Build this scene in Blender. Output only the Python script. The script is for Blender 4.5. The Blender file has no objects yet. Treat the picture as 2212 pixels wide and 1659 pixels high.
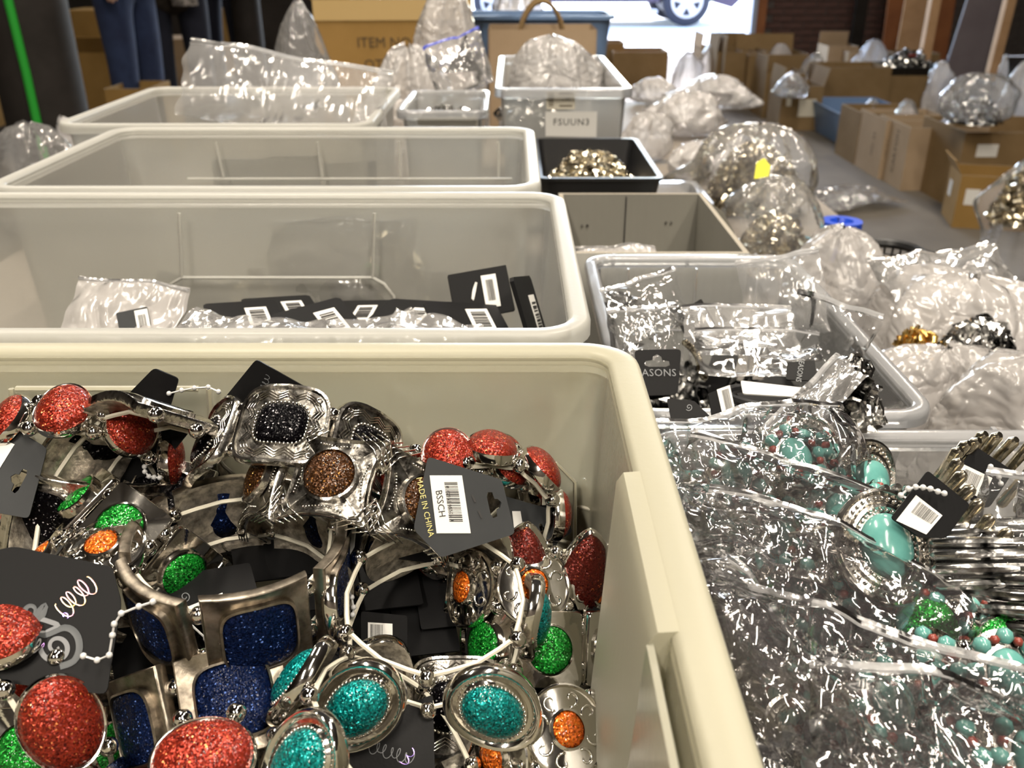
import bpy, math, random
import numpy as np
from mathutils import Vector as V, Matrix, Euler
from mathutils.geometry import tessellate_polygon

SC = bpy.context.scene
COL = SC.collection
random.seed(7)
R = math.radians

# ------------------------------------------------------------------ camera
FPX, PITCH, CAMZ = 1950.0, R(25.5), 0.95
SP, CP = math.sin(PITCH), math.cos(PITCH)
cam = bpy.data.cameras.new('camera')
cam.sensor_width = 36.0
cam.lens = 36.0 * FPX / 2212.0
cam.clip_start = 0.01
cam.clip_end = 200
cam.dof.use_dof = True
cam.dof.focus_distance = 0.33
cam.dof.aperture_fstop = 19.0
camo = bpy.data.objects.new('camera', cam)
camo.location = (0, 0, CAMZ)
camo.rotation_euler = (math.pi / 2 - PITCH, 0, 0)
COL.objects.link(camo)
SC.camera = camo

# ------------------------------------------------------------------ view, sky, lights
SC.view_settings.view_transform = 'Standard'
SC.view_settings.look = 'None'
SC.view_settings.exposure = 0.95
SC.view_settings.gamma = 1.0
SC.view_settings.use_curve_mapping = False
SC.cycles.transparent_max_bounces = 20
SC.cycles.max_bounces = 8
SC.cycles.sample_clamp_indirect = 6.0
SC.cycles.caustics_reflective = False

w = bpy.data.worlds.new('sky')
SC.world = w
w.use_nodes = True
nt = w.node_tree
sky = nt.nodes.new('ShaderNodeTexSky')
sky.sky_type = 'NISHITA'
sky.sun_disc = False
sky.sun_elevation = R(42)
sky.sun_rotation = R(10)
bg = nt.nodes['Background']
bg.inputs['Strength'].default_value = 1.0
nt.links.new(sky.outputs[0], bg.inputs[0])

def lamp(name, kind, loc, rot, energy, color, size=None, size_y=None):
    l = bpy.data.lights.new(name, kind)
    l.energy = energy
    l.color = color
    if kind == 'AREA':
        l.shape = 'RECTANGLE'
        l.size, l.size_y = size, size_y
    if kind == 'SUN':
        l.angle = R(1)
    o = bpy.data.objects.new(name, l)
    o.location = loc
    o.rotation_euler = rot
    COL.objects.link(o)
    return o

lamp('sun', 'SUN', (3, 20, 12), (R(-50), 0, R(6)), 7.0, (1.0, 0.95, 0.97))
WARM = (1.0, 0.90, 0.76)
for lx, ly, e in ((-0.8, 1.4, 30), (0.85, 1.1, 37), (-2.2, 3.6, 22), (1.6, 3.6, 20), (-2.2, 6.6, 11), (2.8, 6.0, 18), (0.5, -0.8, 30), (-0.9, -1.9, 48), (1.4, -2.2, 30)):
    lamp('ceiling_tube_light', 'AREA', (lx, ly, 3.3), (0, 0, 0), e, WARM, 0.14, 1.25)
po = lamp('door_portal', 'AREA', (0.9, 9.75, 1.45), (R(-90), 0, 0), 1, (1, 1, 1), 3.1, 2.9)
po.data.cycles.is_portal = True

# ------------------------------------------------------------------ camera-ray helpers (pixel of the 2212x1659 photo -> world)
def ray(px, py):
    cx, cy = (px - 1106.0) / FPX, (829.5 - py) / FPX
    return V((cx, cy * SP + CP, cy * CP - SP))
def at(px, py, t=None, z=None, y=None):
    r = ray(px, py)
    if z is not None: t = (z - CAMZ) / r.z
    if y is not None: t = y / r.y
    return V((0, 0, CAMZ)) + r * t
CAMM = Matrix(((1, 0, 0), (0, SP, -CP), (0, CP, SP)))      # columns: right, up, towards the camera
def pose(px, py, t, yaw=0, pitch=0, roll=0, z=None):
    rot = CAMM @ (Matrix.Rotation(R(yaw), 3, 'Y') @ Matrix.Rotation(R(pitch), 3, 'X') @ Matrix.Rotation(R(roll), 3, 'Z'))
    return Matrix.Translation(at(px, py, t, z)) @ rot.to_4x4()

# ------------------------------------------------------------------ objects
def tag(o, label=None, cat=None, group=None, kind=None):
    if label: o['label'] = label
    if cat: o['category'] = cat
    if group: o['group'] = group
    if kind: o['kind'] = kind
    return o
def thing(name, label, cat, loc=(0, 0, 0), group=None, M=None, rotz=0):
    o = bpy.data.objects.new(name, None)
    o.empty_display_size = 0.02
    COL.objects.link(o)
    o.matrix_basis = M if M is not None else Matrix.Translation(V(loc)) @ Matrix.Rotation(rotz, 4, 'Z')
    return tag(o, label, cat, group)
def inst(name, mesh, parent=None, M=None):
    o = bpy.data.objects.new(name, mesh)
    COL.objects.link(o)
    if parent is not None: o.parent = parent
    if M is not None: o.matrix_basis = M
    return o
KIDS = {}
def copy_tree(o, parent=None, kids=None):
    c = o.copy()
    COL.objects.link(c)
    if parent is not None: c.parent = parent
    for ch in list(o.children): copy_tree(ch, c)
    return c

class MB:
    def __init__(s): s.v, s.f, s.m, s.n = [], [], [], 0
    def add(s, vs, fs, mat=0):
        b = s.n
        s.v.extend([tuple(p) for p in vs]); s.n += len(vs)
        s.f.extend([tuple(i + b for i in f) for f in fs])
        s.m.extend([mat] * len(fs)) if isinstance(mat, int) else s.m.extend(mat)
        return s
    def box(s, c, d, mat=0, M=None, bev=0.0):
        x, y, z = d[0] / 2, d[1] / 2, d[2] / 2
        if bev > 0:
            b = min(bev, x * .9, y * .9)
            o = [(x - b, -y), (x, -y + b), (x, y - b), (x - b, y), (-x + b, y), (-x, y - b), (-x, -y + b), (-x + b, -y)]
            vs = [(p[0], p[1], -z) for p in o] + [(p[0], p[1], z) for p in o]
            fs = [tuple(range(7, -1, -1)), tuple(range(8, 16))] + [(i, (i + 1) % 8, 8 + (i + 1) % 8, 8 + i) for i in range(8)]
        else:
            vs = [(a, b, e) for e in (-z, z) for a, b in ((-x, -y), (x, -y), (x, y), (-x, y))]
            fs = [(3, 2, 1, 0), (4, 5, 6, 7), (0, 1, 5, 4), (1, 2, 6, 5), (2, 3, 7, 6), (3, 0, 4, 7)]
        vs = [V(p) + V(c) for p in vs]
        if M is not None: vs = [M @ p for p in vs]
        return s.add(vs, fs, mat)
    def tube(s, pts, r, seg=6, closed=False, mat=0, flat=1.0, cap=True):
        pts = [V(p) for p in pts]
        n = len(pts)
        vs, up = [], None
        for i, p in enumerate(pts):
            a = pts[(i - 1) % n] if closed or i else p
            b = pts[(i + 1) % n] if closed or i < n - 1 else p
            d = (b - a)
            d = d.normalized() if d.length > 1e-9 else V((0, 0, 1))
            if up is None:
                up = V((0, 0, 1)) if abs(d.z) < .9 else V((1, 0, 0))
            u = up - d * up.dot(d)
            u = u.normalized() if u.length > 1e-6 else d.orthogonal().normalized()
            up = u
            w_ = d.cross(u)
            ri = r[i] if isinstance(r, (list, tuple)) else r
            for k in range(seg):
                a_ = 2 * math.pi * k / seg
                vs.append(p + u * (math.sin(a_) * ri * flat) + w_ * (math.cos(a_) * ri))
        fs = []
        m = n if closed else n - 1
        for i in range(m):
            j = (i + 1) % n
            for k in range(seg):
                k2 = (k + 1) % seg
                fs.append((i * seg + k, i * seg + k2, j * seg + k2, j * seg + k))
        if not closed and cap:
            fs.append(tuple(range(seg - 1, -1, -1)))
            fs.append(tuple((n - 1) * seg + k for k in range(seg)))
        return s.add(vs, fs, mat)
    def loft(s, rings, cap0=True, cap1=True, mats=None):
        n = len(rings[0])
        vs = [p for r_ in rings for p in r_]
        fs, ms = [], []
        for i in range(len(rings) - 1):
            for k in range(n):
                k2 = (k + 1) % n
                fs.append((i * n + k, i * n + k2, (i + 1) * n + k2, (i + 1) * n + k))
                ms.append(mats[i] if mats else 0)
        if cap0: fs.append(tuple(range(n - 1, -1, -1))); ms.append(mats[0] if mats else 0)
        if cap1: fs.append(tuple((len(rings) - 1) * n + k for k in range(n))); ms.append(mats[-1] if mats else 0)
        return s.add(vs, fs, ms)
    def ball(s, c, r, nu=8, nv=6, mat=0, sc=(1, 1, 1)):
        vs = [(c[0], c[1], c[2] + r * sc[2])]
        for j in range(1, nv):
            a = math.pi * j / nv
            for i in range(nu):
                b = 2 * math.pi * i / nu
                vs.append((c[0] + r * sc[0] * math.sin(a) * math.cos(b), c[1] + r * sc[1] * math.sin(a) * math.sin(b), c[2] + r * sc[2] * math.cos(a)))
        vs.append((c[0], c[1], c[2] - r * sc[2]))
        fs = [(0, 1 + i, 1 + (i + 1) % nu) for i in range(nu)]
        for j in range(nv - 2):
            for i in range(nu):
                a, b = 1 + j * nu + i, 1 + j * nu + (i + 1) % nu
                fs.append((a, a + nu, b + nu, b))
        L = len(vs) - 1
        fs += [(L, L - nu + (i + 1) % nu, L - nu + i) for i in range(nu)]
        return s.add(vs, fs, mat)
    def plate(s, loops, z0, z1, mat=0):
        """flat plate with holes; loops: outer then holes, 2-D"""
        L3 = [[V((p[0], p[1], 0)) for p in l] for l in loops]
        flat = [p for l in L3 for p in l]
        tris = tessellate_polygon(L3)
        n = len(flat)
        vs = [(p.x, p.y, z1) for p in flat] + [(p.x, p.y, z0) for p in flat]
        fs = []
        for a, b, c in tris:
            cr = (flat[b] - flat[a]).cross(flat[c] - flat[a]).z
            if cr < 0: b, c = c, b
            fs.append((a, b, c)); fs.append((n + c, n + b, n + a))
        o = 0
        for l in loops:
            k = len(l)
            for i in range(k):
                j = (i + 1) % k
                fs.append((o + i, n + o + i, n + o + j, o + j))
            o += k
        return s.add(vs, fs, mat)
    def xf(s, M):
        s.v = [tuple(M @ V(p)) for p in s.v]
        return s
    def mesh(s, name, mats, smooth=True, flatang=None):
        me = bpy.data.meshes.new(name)
        me.from_pydata(s.v, [], s.f)
        for m in (mats if isinstance(mats, (list, tuple)) else [mats]): me.materials.append(m)
        me.polygons.foreach_set('material_index', s.m)
        me.polygons.foreach_set('use_smooth', [bool(smooth)] * len(s.f))
        if smooth and flatang:
            me.set_sharp_from_angle(angle=R(flatang))
        me.update()
        return me
    def obj(s, name, mats, parent=None, M=None, smooth=True, flatang=35):
        return inst(name, s.mesh(name, mats, smooth, flatang), parent, M)

# ------------------------------------------------------------------ materials
def newmat(name):
    m = bpy.data.materials.new(name)
    m.use_nodes = True
    t = m.node_tree
    for n in list(t.nodes): t.nodes.remove(n)
    out = t.nodes.new('ShaderNodeOutputMaterial')
    return m, t, out
def nd(t, typ, ins=None, **props):
    n = t.nodes.new(typ)
    for k, v in props.items(): setattr(n, k, v)
    for k, v in (ins or {}).items():
        if isinstance(v, bpy.types.NodeSocket): t.links.new(v, n.inputs[k])
        elif isinstance(v, (tuple, list)) and len(v) == 3 and n.inputs[k].type == 'RGBA': n.inputs[k].default_value = (*v, 1)
        else: n.inputs[k].default_value = v
    return n
def mixc(t, f, a, b):
    n = t.nodes.new('ShaderNodeMix'); n.data_type = 'RGBA'
    for i, v in ((0, f), (6, a), (7, b)):
        if isinstance(v, bpy.types.NodeSocket): t.links.new(v, n.inputs[i])
        elif i: n.inputs[i].default_value = (*v, 1)
        else: n.inputs[i].default_value = v
    return n.outputs[2]
def ramp(t, fac, stops):
    n = t.nodes.new('ShaderNodeValToRGB')
    e = n.color_ramp.elements
    while len(e) < len(stops): e.new(0.5)
    for x, (p, c) in zip(e, stops):
        x.position = p; x.color = (*c, 1) if len(c) == 3 else c
    t.links.new(fac, n.inputs[0])
    return n.outputs[0]
def coords(t, kind='Object'): return t.nodes.new('ShaderNodeTexCoord').outputs[kind]
def noise(t, vec, scale, detail=3, rough=.5):
    return nd(t, 'ShaderNodeTexNoise', {'Vector': vec, 'Scale': scale, 'Detail': detail, 'Roughness': rough}).outputs[0]
def bump(t, h, strength, dist=0.001, normal=None):
    ins = {'Height': h, 'Strength': strength, 'Distance': dist}
    if normal is not None: ins['Normal'] = normal
    return nd(t, 'ShaderNodeBump', ins).outputs[0]

def principled(name, col, rough=.5, metal=0, col2=None, nscale=20, bstr=0, bscale=200, spec=.5, coat=0, obj=True, detail=4, emit=None, lo=.35, hi=.65):
    m, t, out = newmat(name)
    c = coords(t)
    ins = {'Base Color': col, 'Roughness': rough, 'Metallic': metal, 'Specular IOR Level': spec, 'Coat Weight': coat}
    if col2 is not None:
        ins['Base Color'] = ramp(t, noise(t, c, nscale, detail, .6), [(lo, col), (hi, col2)])
    if bstr: ins['Normal'] = bump(t, noise(t, c, bscale, 4), bstr)
    if emit: ins['Emission Color'] = emit[0]; ins['Emission Strength'] = emit[1]
    b = nd(t, 'ShaderNodeBsdfPrincipled', ins)
    t.links.new(b.outputs[0], out.inputs[0])
    return m

def glitter(name, col, dark, hot, scale=2100, metal=.5, coat=.5, tilt=1.3, spec=.3):
    """resin stone full of tiny flakes: every flake has its own tilt and tint, under a lumpy clear coat"""
    m, t, out = newmat(name)
    c = coords(t)
    vo = nd(t, 'ShaderNodeTexVoronoi', {'Vector': c, 'Scale': scale, 'Randomness': 1.0})
    sep = nd(t, 'ShaderNodeSeparateColor', {0: vo.outputs['Color']})
    vec = nd(t, 'ShaderNodeVectorMath', {0: vo.outputs['Color'], 1: (.5, .5, .5)}, operation='SUBTRACT')
    sc = nd(t, 'ShaderNodeVectorMath', {0: vec.outputs[0], 'Scale': tilt}, operation='SCALE')
    geo = nd(t, 'ShaderNodeNewGeometry')
    ad = nd(t, 'ShaderNodeVectorMath', {0: geo.outputs['Normal'], 1: sc.outputs[0]}, operation='ADD')
    no = nd(t, 'ShaderNodeVectorMath', {0: ad.outputs[0]}, operation='NORMALIZE')
    base = ramp(t, sep.outputs[0], [(0.0, dark), (.50, col), (.965, col), (1.0, hot)])
    ct = bump(t, nd(t, 'ShaderNodeTexVoronoi', {'Vector': c, 'Scale': scale * .42}).outputs['Distance'], .35, .0008)
    gl = nd(t, 'ShaderNodeBsdfPrincipled', {'Base Color': base, 'Metallic': metal, 'Roughness': .32, 'Specular IOR Level': spec, 'Normal': no.outputs[0], 'Coat Weight': coat, 'Coat Roughness': .05, 'Coat Normal': ct})
    t.links.new(gl.outputs[0], out.inputs[0])
    return m

def metalmat(name, col=(.78, .75, .70), dark=(.10, .09, .08), rough=.13, nscale=160, bstr=.12, bscale=500, lo=.30, hi=.5):
    m, t, out = newmat(name)
    c = coords(t)
    n1 = noise(t, c, nscale, 4, .6)
    ins = {'Base Color': ramp(t, n1, [(lo, dark), (hi, col)]), 'Metallic': 1.0, 'Roughness': rough, 'Normal': bump(t, noise(t, c, bscale, 3), bstr, .001)}
    b = nd(t, 'ShaderNodeBsdfPrincipled', ins)
    t.links.new(b.outputs[0], out.inputs[0])
    return m

def film(name, haze=.06, tint=(.97, .97, .97), rough=.08, gain=1.5, crinkle=.5, scale=40, dcol=(.85, .85, .86), stretch=.4, trans=.4):
    """clear wrinkled plastic film: ridged creases, thin haze, strong gloss"""
    m, t, out = newmat(name)
    c = coords(t)
    mp = nd(t, 'ShaderNodeMapping', {'Vector': c, 'Rotation': (0, 0, .6), 'Scale': (1, stretch, 1)}).outputs[0]
    n1 = nd(t, 'ShaderNodeTexNoise', {'Vector': mp, 'Scale': scale, 'Detail': 3.0, 'Roughness': .5, 'Distortion': .6})
    mp2 = nd(t, 'ShaderNodeMapping', {'Vector': c, 'Rotation': (.4, .2, -.9), 'Scale': (1, stretch * .8, 1)}).outputs[0]
    n2 = nd(t, 'ShaderNodeTexNoise', {'Vector': mp2, 'Scale': scale * 1.7, 'Detail': 2.0, 'Distortion': .9})
    def rid(n):
        a = nd(t, 'ShaderNodeMath', {0: n.outputs[0], 1: .5}, operation='SUBTRACT').outputs[0]
        return nd(t, 'ShaderNodeMath', {0: a}, operation='ABSOLUTE').outputs[0]
    h = nd(t, 'ShaderNodeMath', {0: rid(n1), 1: nd(t, 'ShaderNodeMath', {0: rid(n2), 1: .55}, operation='MULTIPLY').outputs[0]}, operation='ADD').outputs[0]
    nrm = bump(t, h, crinkle, .6 / scale)
    tr = nd(t, 'ShaderNodeBsdfTransparent', {0: tint})
    df = nd(t, 'ShaderNodeBsdfDiffuse', {'Color': dcol, 'Normal': nrm})
    tl = nd(t, 'ShaderNodeBsdfTranslucent', {'Color': dcol, 'Normal': nrm})
    d2 = nd(t, 'ShaderNodeMixShader', {0: trans, 1: df.outputs[0], 2: tl.outputs[0]})
    a = nd(t, 'ShaderNodeMixShader', {0: haze, 1: tr.outputs[0], 2: d2.outputs[0]})
    g = nd(t, 'ShaderNodeBsdfGlossy', {'Color': (1, 1, 1), 'Roughness': rough, 'Normal': nrm})
    fr = nd(t, 'ShaderNodeFresnel', {'IOR': 1.5, 'Normal': nrm})
    fm = nd(t, 'ShaderNodeMath', {0: fr.outputs[0], 1: gain}, operation='MULTIPLY', use_clamp=True)
    b = nd(t, 'ShaderNodeMixShader', {0: fm.outputs[0], 1: a.outputs[0], 2: g.outputs[0]})
    t.links.new(b.outputs[0], out.inputs[0])
    return m

def tubplastic(name, col, clear=.3, frost=.0, rough=.22, gain=1.0, scratch=.15, trans=.5, frough=.35):
    """translucent moulded polypropylene: part see-through, part scattering, soft gloss"""
    m, t, out = newmat(name)
    c = coords(t)
    n1 = noise(t, c, 9, 3)
    n2 = noise(t, c, 350, 2)
    colr = ramp(t, n1, [(.3, tuple(x * .93 for x in col)), (.7, col)])
    nrm = bump(t, n2, scratch, .0006)
    tr = nd(t, 'ShaderNodeBsdfTransparent', {0: (.96, .96, .95)})
    see = tr.outputs[0]
    if frost > 0:
        rf = nd(t, 'ShaderNodeBsdfRefraction', {'Color': (.96, .96, .95), 'Roughness': frough, 'IOR': 1.04})
        see = nd(t, 'ShaderNodeMixShader', {0: frost, 1: see, 2: rf.outputs[0]}).outputs[0]
    df = nd(t, 'ShaderNodeBsdfDiffuse', {'Color': colr, 'Normal': nrm})
    tl = nd(t, 'ShaderNodeBsdfTranslucent', {'Color': colr, 'Normal': nrm})
    d2 = nd(t, 'ShaderNodeMixShader', {0: trans, 1: df.outputs[0], 2: tl.outputs[0]})
    a = nd(t, 'ShaderNodeMixShader', {0: 1 - clear, 1: see, 2: d2.outputs[0]})
    g = nd(t, 'ShaderNodeBsdfGlossy', {'Color': (1, 1, 1), 'Roughness': rough, 'Normal': nrm})
    fr = nd(t, 'ShaderNodeFresnel', {'IOR': 1.45, 'Normal': nrm})
    fm = nd(t, 'ShaderNodeMath', {0: fr.outputs[0], 1: gain}, operation='MULTIPLY', use_clamp=True)
    b = nd(t, 'ShaderNodeMixShader', {0: fm.outputs[0], 1: a.outputs[0], 2: g.outputs[0]})
    t.links.new(b.outputs[0], out.inputs[0])
    return m

def cardboard(name, col, col2):
    m, t, out = newmat(name)
    c = coords(t)
    base = ramp(t, noise(t, c, 6, 5, .65), [(.3, col), (.7, col2)])
    wv = nd(t, 'ShaderNodeTexWave', {'Vector': c, 'Scale': 45, 'Distortion': .4}, bands_direction='X')
    b = nd(t, 'ShaderNodeBsdfPrincipled', {'Base Color': base, 'Roughness': .85, 'Specular IOR Level': .15, 'Normal': bump(t, wv.outputs[0], .08, .002)})
    t.links.new(b.outputs[0], out.inputs[0])
    return m

M = {}
M['concrete'] = principled('floor_concrete', (.082, .070, .056), .75, col2=(.125, .108, .086), nscale=2.2, bstr=.15, bscale=40, detail=8)
M['pavement'] = principled('outdoor_concrete', (.75, .75, .74), .9, col2=(.82, .82, .8), nscale=2)
M['dark_wall'] = principled('dark_wall_paint', (.030, .024, .020), .9, col2=(.05, .04, .034), nscale=2)
M['ceiling'] = principled('ceiling_paint', (.16, .15, .14), .9)
M['brick'] = principled('brick_clay', (.085, .045, .038), .9, col2=(.13, .07, .06), nscale=14, bstr=.3, bscale=60)
M['mortar'] = principled('mortar', (.14, .12, .11), .95, col2=(.10, .085, .08), nscale=30)
M['wood_orange'] = principled('stained_plywood', (.30, .11, .035), .6, col2=(.22, .075, .025), nscale=5)
M['wood_pale'] = principled('raw_timber', (.50, .31, .17), .7, col2=(.40, .24, .12), nscale=7)
M['steel_paint'] = principled('grey_steel_paint', (.016, .0135, .012), .75, col2=(.026, .022, .020), nscale=6, spec=.2)
M['purple_grey'] = principled('grey_laminate', (.13, .11, .125), .5, col2=(.16, .14, .155), nscale=3)
M['rail_blue'] = principled('galvanised_rail', (.35, .42, .55), .45, metal=.3)
M['card'] = cardboard('brown_cardboard', (.19, .125, .058), (.235, .158, .080))
M['card_gold'] = cardboard('golden_cardboard', (.26, .155, .048), (.32, .195, .066))
M['card_pale'] = cardboard('pale_cardboard', (.34, .25, .16), (.39, .29, .195))
M['card_grey'] = cardboard('grey_cardboard', (.235, .225, .195), (.27, .26, .225))
M['card_white'] = cardboard('pale_grey_cardboard', (.50, .49, .45), (.56, .55, .50))
M['card_edge'] = principled('cut_cardboard_edge', (.30, .27, .22), .9)
M['ink'] = principled('black_print', (.012, .011, .011), .6)
M['ink_brown'] = principled('brown_box_print', (.07, .045, .02), .8)
M['grey_ink'] = principled('grey_print', (.16, .165, .175), .45)
M['dark_grey_ink'] = principled('dark_grey_print', (.035, .04, .045), .4)
M['gold_ink'] = principled('yellow_print', (.62, .55, .20), .5)
M['holo'] = principled('foil_print_violet', (.55, .30, .75), .22, metal=.9, col2=(.25, .2, .75), nscale=140)
M['holo_warm'] = principled('foil_print_gold', (.85, .65, .15), .22, metal=.9, col2=(.8, .2, .6), nscale=120)
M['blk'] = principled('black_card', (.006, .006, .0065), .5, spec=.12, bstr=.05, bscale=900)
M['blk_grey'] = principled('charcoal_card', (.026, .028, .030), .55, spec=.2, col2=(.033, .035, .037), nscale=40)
M['white_label'] = principled('white_sticker', (.72, .71, .68), .45)
M['paper_label'] = principled('paper_label', (.62, .58, .48), .7)
M['tape'] = principled('packing_tape', (.48, .34, .15), .25, spec=.6)
M['silver'] = metalmat('polished_silver', rough=.09, nscale=90, bstr=.05, bscale=300, lo=.18, hi=.36, dark=(.2, .18, .17))
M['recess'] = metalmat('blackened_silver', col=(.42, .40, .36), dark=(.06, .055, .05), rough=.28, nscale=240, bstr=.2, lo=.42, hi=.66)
M['antique'] = metalmat('antiqued_silver', rough=.16, nscale=210, bstr=.15, lo=.32, hi=.50, dark=(.09, .08, .07))
M['hammered'] = principled('brushed_back_silver', (.13, .11, .09), .38, metal=.75, col2=(.72, .66, .56), nscale=240, bstr=.5, bscale=420, lo=.30, hi=.60)
M['aged'] = metalmat('aged_bronze_silver', col=(.36, .315, .255), dark=(.10, .085, .07), rough=.32, nscale=170, bstr=.18, bscale=260, lo=.3, hi=.62)
M['chrome'] = metalmat('chrome_bead', col=(.80, .77, .74), dark=(.4, .38, .36), rough=.05, nscale=30, bstr=0, lo=.2, hi=.4)
M['cord'] = principled('white_elastic', (.72, .68, .56), .5)
M['fob'] = principled('clear_plastic_loop', (.62, .62, .62), .25)
M['g_blue'] = glitter('navy_glitter', (.003, .009, .042), (.0015, .0025, .011), (.2, .35, .95), metal=.2, coat=.08, tilt=.9, spec=.06)
M['g_black'] = glitter('black_glitter', (.0015, .0012, .002), (.0008, .0008, .001), (.6, .57, .6), metal=.12, coat=.06, tilt=.8, spec=.03)
M['g_red'] = glitter('red_glitter', (.27, .024, .010), (.10, .006, .005), (1.0, .35, .12), coat=.22, tilt=.9)
M['g_dred'] = glitter('dark_red_glitter', (.13, .014, .009), (.06, .006, .004), (.8, .2, .06), coat=.2, tilt=.8)
M['g_teal'] = glitter('teal_glitter', (.0, .26, .25), (.0, .07, .08), (.25, .9, .85))
M['g_green'] = glitter('green_glitter', (.008, .28, .025), (.002, .05, .005), (.2, 1.0, .2))
M['g_orange'] = glitter('orange_glitter', (.80, .17, .012), (.40, .05, .004), (1.0, .6, .15))
M['g_brown'] = glitter('brown_glitter', (.065, .024, .006), (.010, .004, .002), (.95, .45, .12), metal=.45, coat=.25)
M['turq'] = principled('turquoise_stone', (.085, .27, .245), .18, col2=(.14, .36, .325), nscale=60, coat=.4)
M['coral'] = principled('red_coral', (.22, .04, .028), .3)
M['tub_cream'] = tubplastic('cream_tub_plastic', (.91, .88, .70), clear=.22, frost=.7, rough=.25, gain=.9, trans=.62)
M['tub_white'] = tubplastic('milky_tub_plastic', (.97, .955, .89), clear=.58, frost=.9, rough=.3, gain=.7, trans=.5, frough=.14)
M['tub_frost'] = tubplastic('frosted_box_plastic', (.92, .93, .91), clear=.55, frost=0, rough=.15, gain=1.2, trans=.6)
M['tub_inner'] = tubplastic('milky_inner_skin', (.97, .955, .89), clear=.82, frost=0, rough=.25, gain=.8, trans=.5)
M['tub_creaminner'] = tubplastic('cream_inner_skin', (.93, .89, .70), clear=.60, frost=0, rough=.25, gain=.8, trans=.5)
M['tub_rim'] = tubplastic('milky_rim_plastic', (.80, .79, .735), clear=.22, frost=.5, rough=.38, gain=.6, trans=.55)
M['tub_creamrim'] = tubplastic('cream_rim_plastic', (.70, .67, .52), clear=.10, frost=.5, rough=.4, gain=.6)
M['tub_clear'] = tubplastic('clear_box_plastic', (.86, .87, .88), clear=.80, frost=.0, rough=.10, gain=1.3, trans=.4)
M['tub_clearrim'] = tubplastic('clear_box_rim', (.80, .81, .84), clear=.55, frost=.0, rough=.14, gain=1.3, trans=.4)
M['film'] = film('clear_bag_film', haze=.035, crinkle=.10, gain=.95, rough=.06, scale=24)
M['film_fine'] = film('crackly_bag_film', haze=.045, crinkle=.8, gain=2.7, rough=.075, scale=17, dcol=(.78, .72, .76), stretch=.22)
M['film_milky'] = film('milky_bag_film', haze=.58, crinkle=.60, gain=1.05, rough=.18, scale=20, dcol=(.92, .88, .86), trans=.5)
M['film_mid'] = film('hazy_bag_film', haze=.20, crinkle=.24, gain=1.2, rough=.12, scale=16, dcol=(.88, .86, .85))
M['zip'] = film('bag_zip_strip', haze=.40, crinkle=.1, gain=1.6, rough=.15)
M['zip_blue'] = principled('blue_zip', (.04, .07, .55), .3)
M['foil'] = metalmat('silver_trinket', col=(.85, .78, .62), dark=(.09, .07, .045), rough=.2, nscale=60, bstr=.4, bscale=150, lo=.34, hi=.54)
M['foil_grey'] = metalmat('grey_trinket', col=(.75, .74, .72), dark=(.03, .03, .03), rough=.2, nscale=60, bstr=.4, bscale=150, lo=.40, hi=.56)
M['goldbit'] = metalmat('gold_trinket', col=(.75, .50, .16), dark=(.15, .08, .02), rough=.25, nscale=60)
M['black_plastic'] = principled('black_plastic', (.012, .012, .013), .35)
M['blue_plastic'] = principled('blue_plastic', (.01, .06, .50), .35)
M['turq_plastic'] = principled('turquoise_plastic', (.03, .26, .38), .35)
M['slate_plastic'] = principled('slate_blue_plastic', (.13, .21, .36), .45)
M['yellow'] = principled('yellow_sticker', (.80, .78, .01), .5)
M['green_cord'] = principled('green_cable', (.02, .30, .03), .4)
M['car_paint'] = principled('car_paint', (.045, .035, .075), .18, coat=.8)
M['car_sill_highlight'] = principled('car_sill_highlight', (.65, .63, .68), .3)  # near-white colour stands in for the shine along the dark sill
M['tyre'] = principled('tyre_rubber', (.03, .03, .045), .7)
M['alloy'] = principled('alloy_wheel', (.75, .75, .77), .3, metal=.4)
M['dark_glass'] = principled('car_glass', (.02, .02, .03), .05)
M['denim'] = principled('denim', (.008, .015, .050), .9, col2=(.016, .030, .082), nscale=8, bstr=.2, bscale=300)
M['fur'] = principled('dark_fur', (.018, .013, .010), .95, col2=(.04, .03, .022), nscale=30, bstr=.8, bscale=60)
M['green_cloth'] = principled('green_knit', (.008, .05, .025), .9)
M['navy_cloth'] = principled('navy_cloth', (.008, .010, .022), .9)
M['pale_cloth'] = principled('pale_cloth', (.45, .47, .36), .9)
M['skin'] = principled('skin', (.50, .27, .17), .5)
M['hair'] = principled('hair', (.03, .018, .01), .6)
M['shoe'] = principled('shoe', (.02, .018, .016), .5)
M['plaid'] = principled('plaid_cloth', (.10, .09, .085), .9, col2=(.32, .29, .27), nscale=26, lo=.47, hi=.53)
M['table'] = principled('table_laminate', (.20, .17, .14), .6)

# ================================================================== setting
def structure(name, mb, mat, smooth=False):
    return tag(mb.obj(name, mat, smooth=smooth), kind='structure')
DOORY, DX0, DX1 = 9.8, -1.0, 2.42
structure('floor', MB().box((0, 3.4, -.05), (12, 12.8, .1)), M['concrete'])
structure('ground', MB().box((0, 30, -.06), (60, 40.4, .1)), M['pavement'])
structure('ceiling', MB().box((0, 3.4, 3.55), (12, 12.8, .1)), M['ceiling'])
structure('wall_left', MB().box((-6.05, 3.4, 1.75), (.1, 12.8, 3.5)), M['dark_wall'])
structure('wall_right', MB().box((6.05, 3.4, 1.75), (.1, 12.8, 3.5)), M['dark_wall'])
structure('wall_front', MB().box((0, -3.05, 1.75), (12, .1, 3.5)), M['dark_wall'])
b = MB().box(((-6 + DX0) / 2, DOORY + .05, 1.75), (6 + DX0, .1, 3.5)).box(((DX0 + DX1) / 2, DOORY + .05, 3.2), (DX1 - DX0, .1, .6))
b.box(((DX1 + 6) / 2, DOORY + .06, 1.75), (6 - DX1, .1, 3.5), mat=1)
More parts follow.
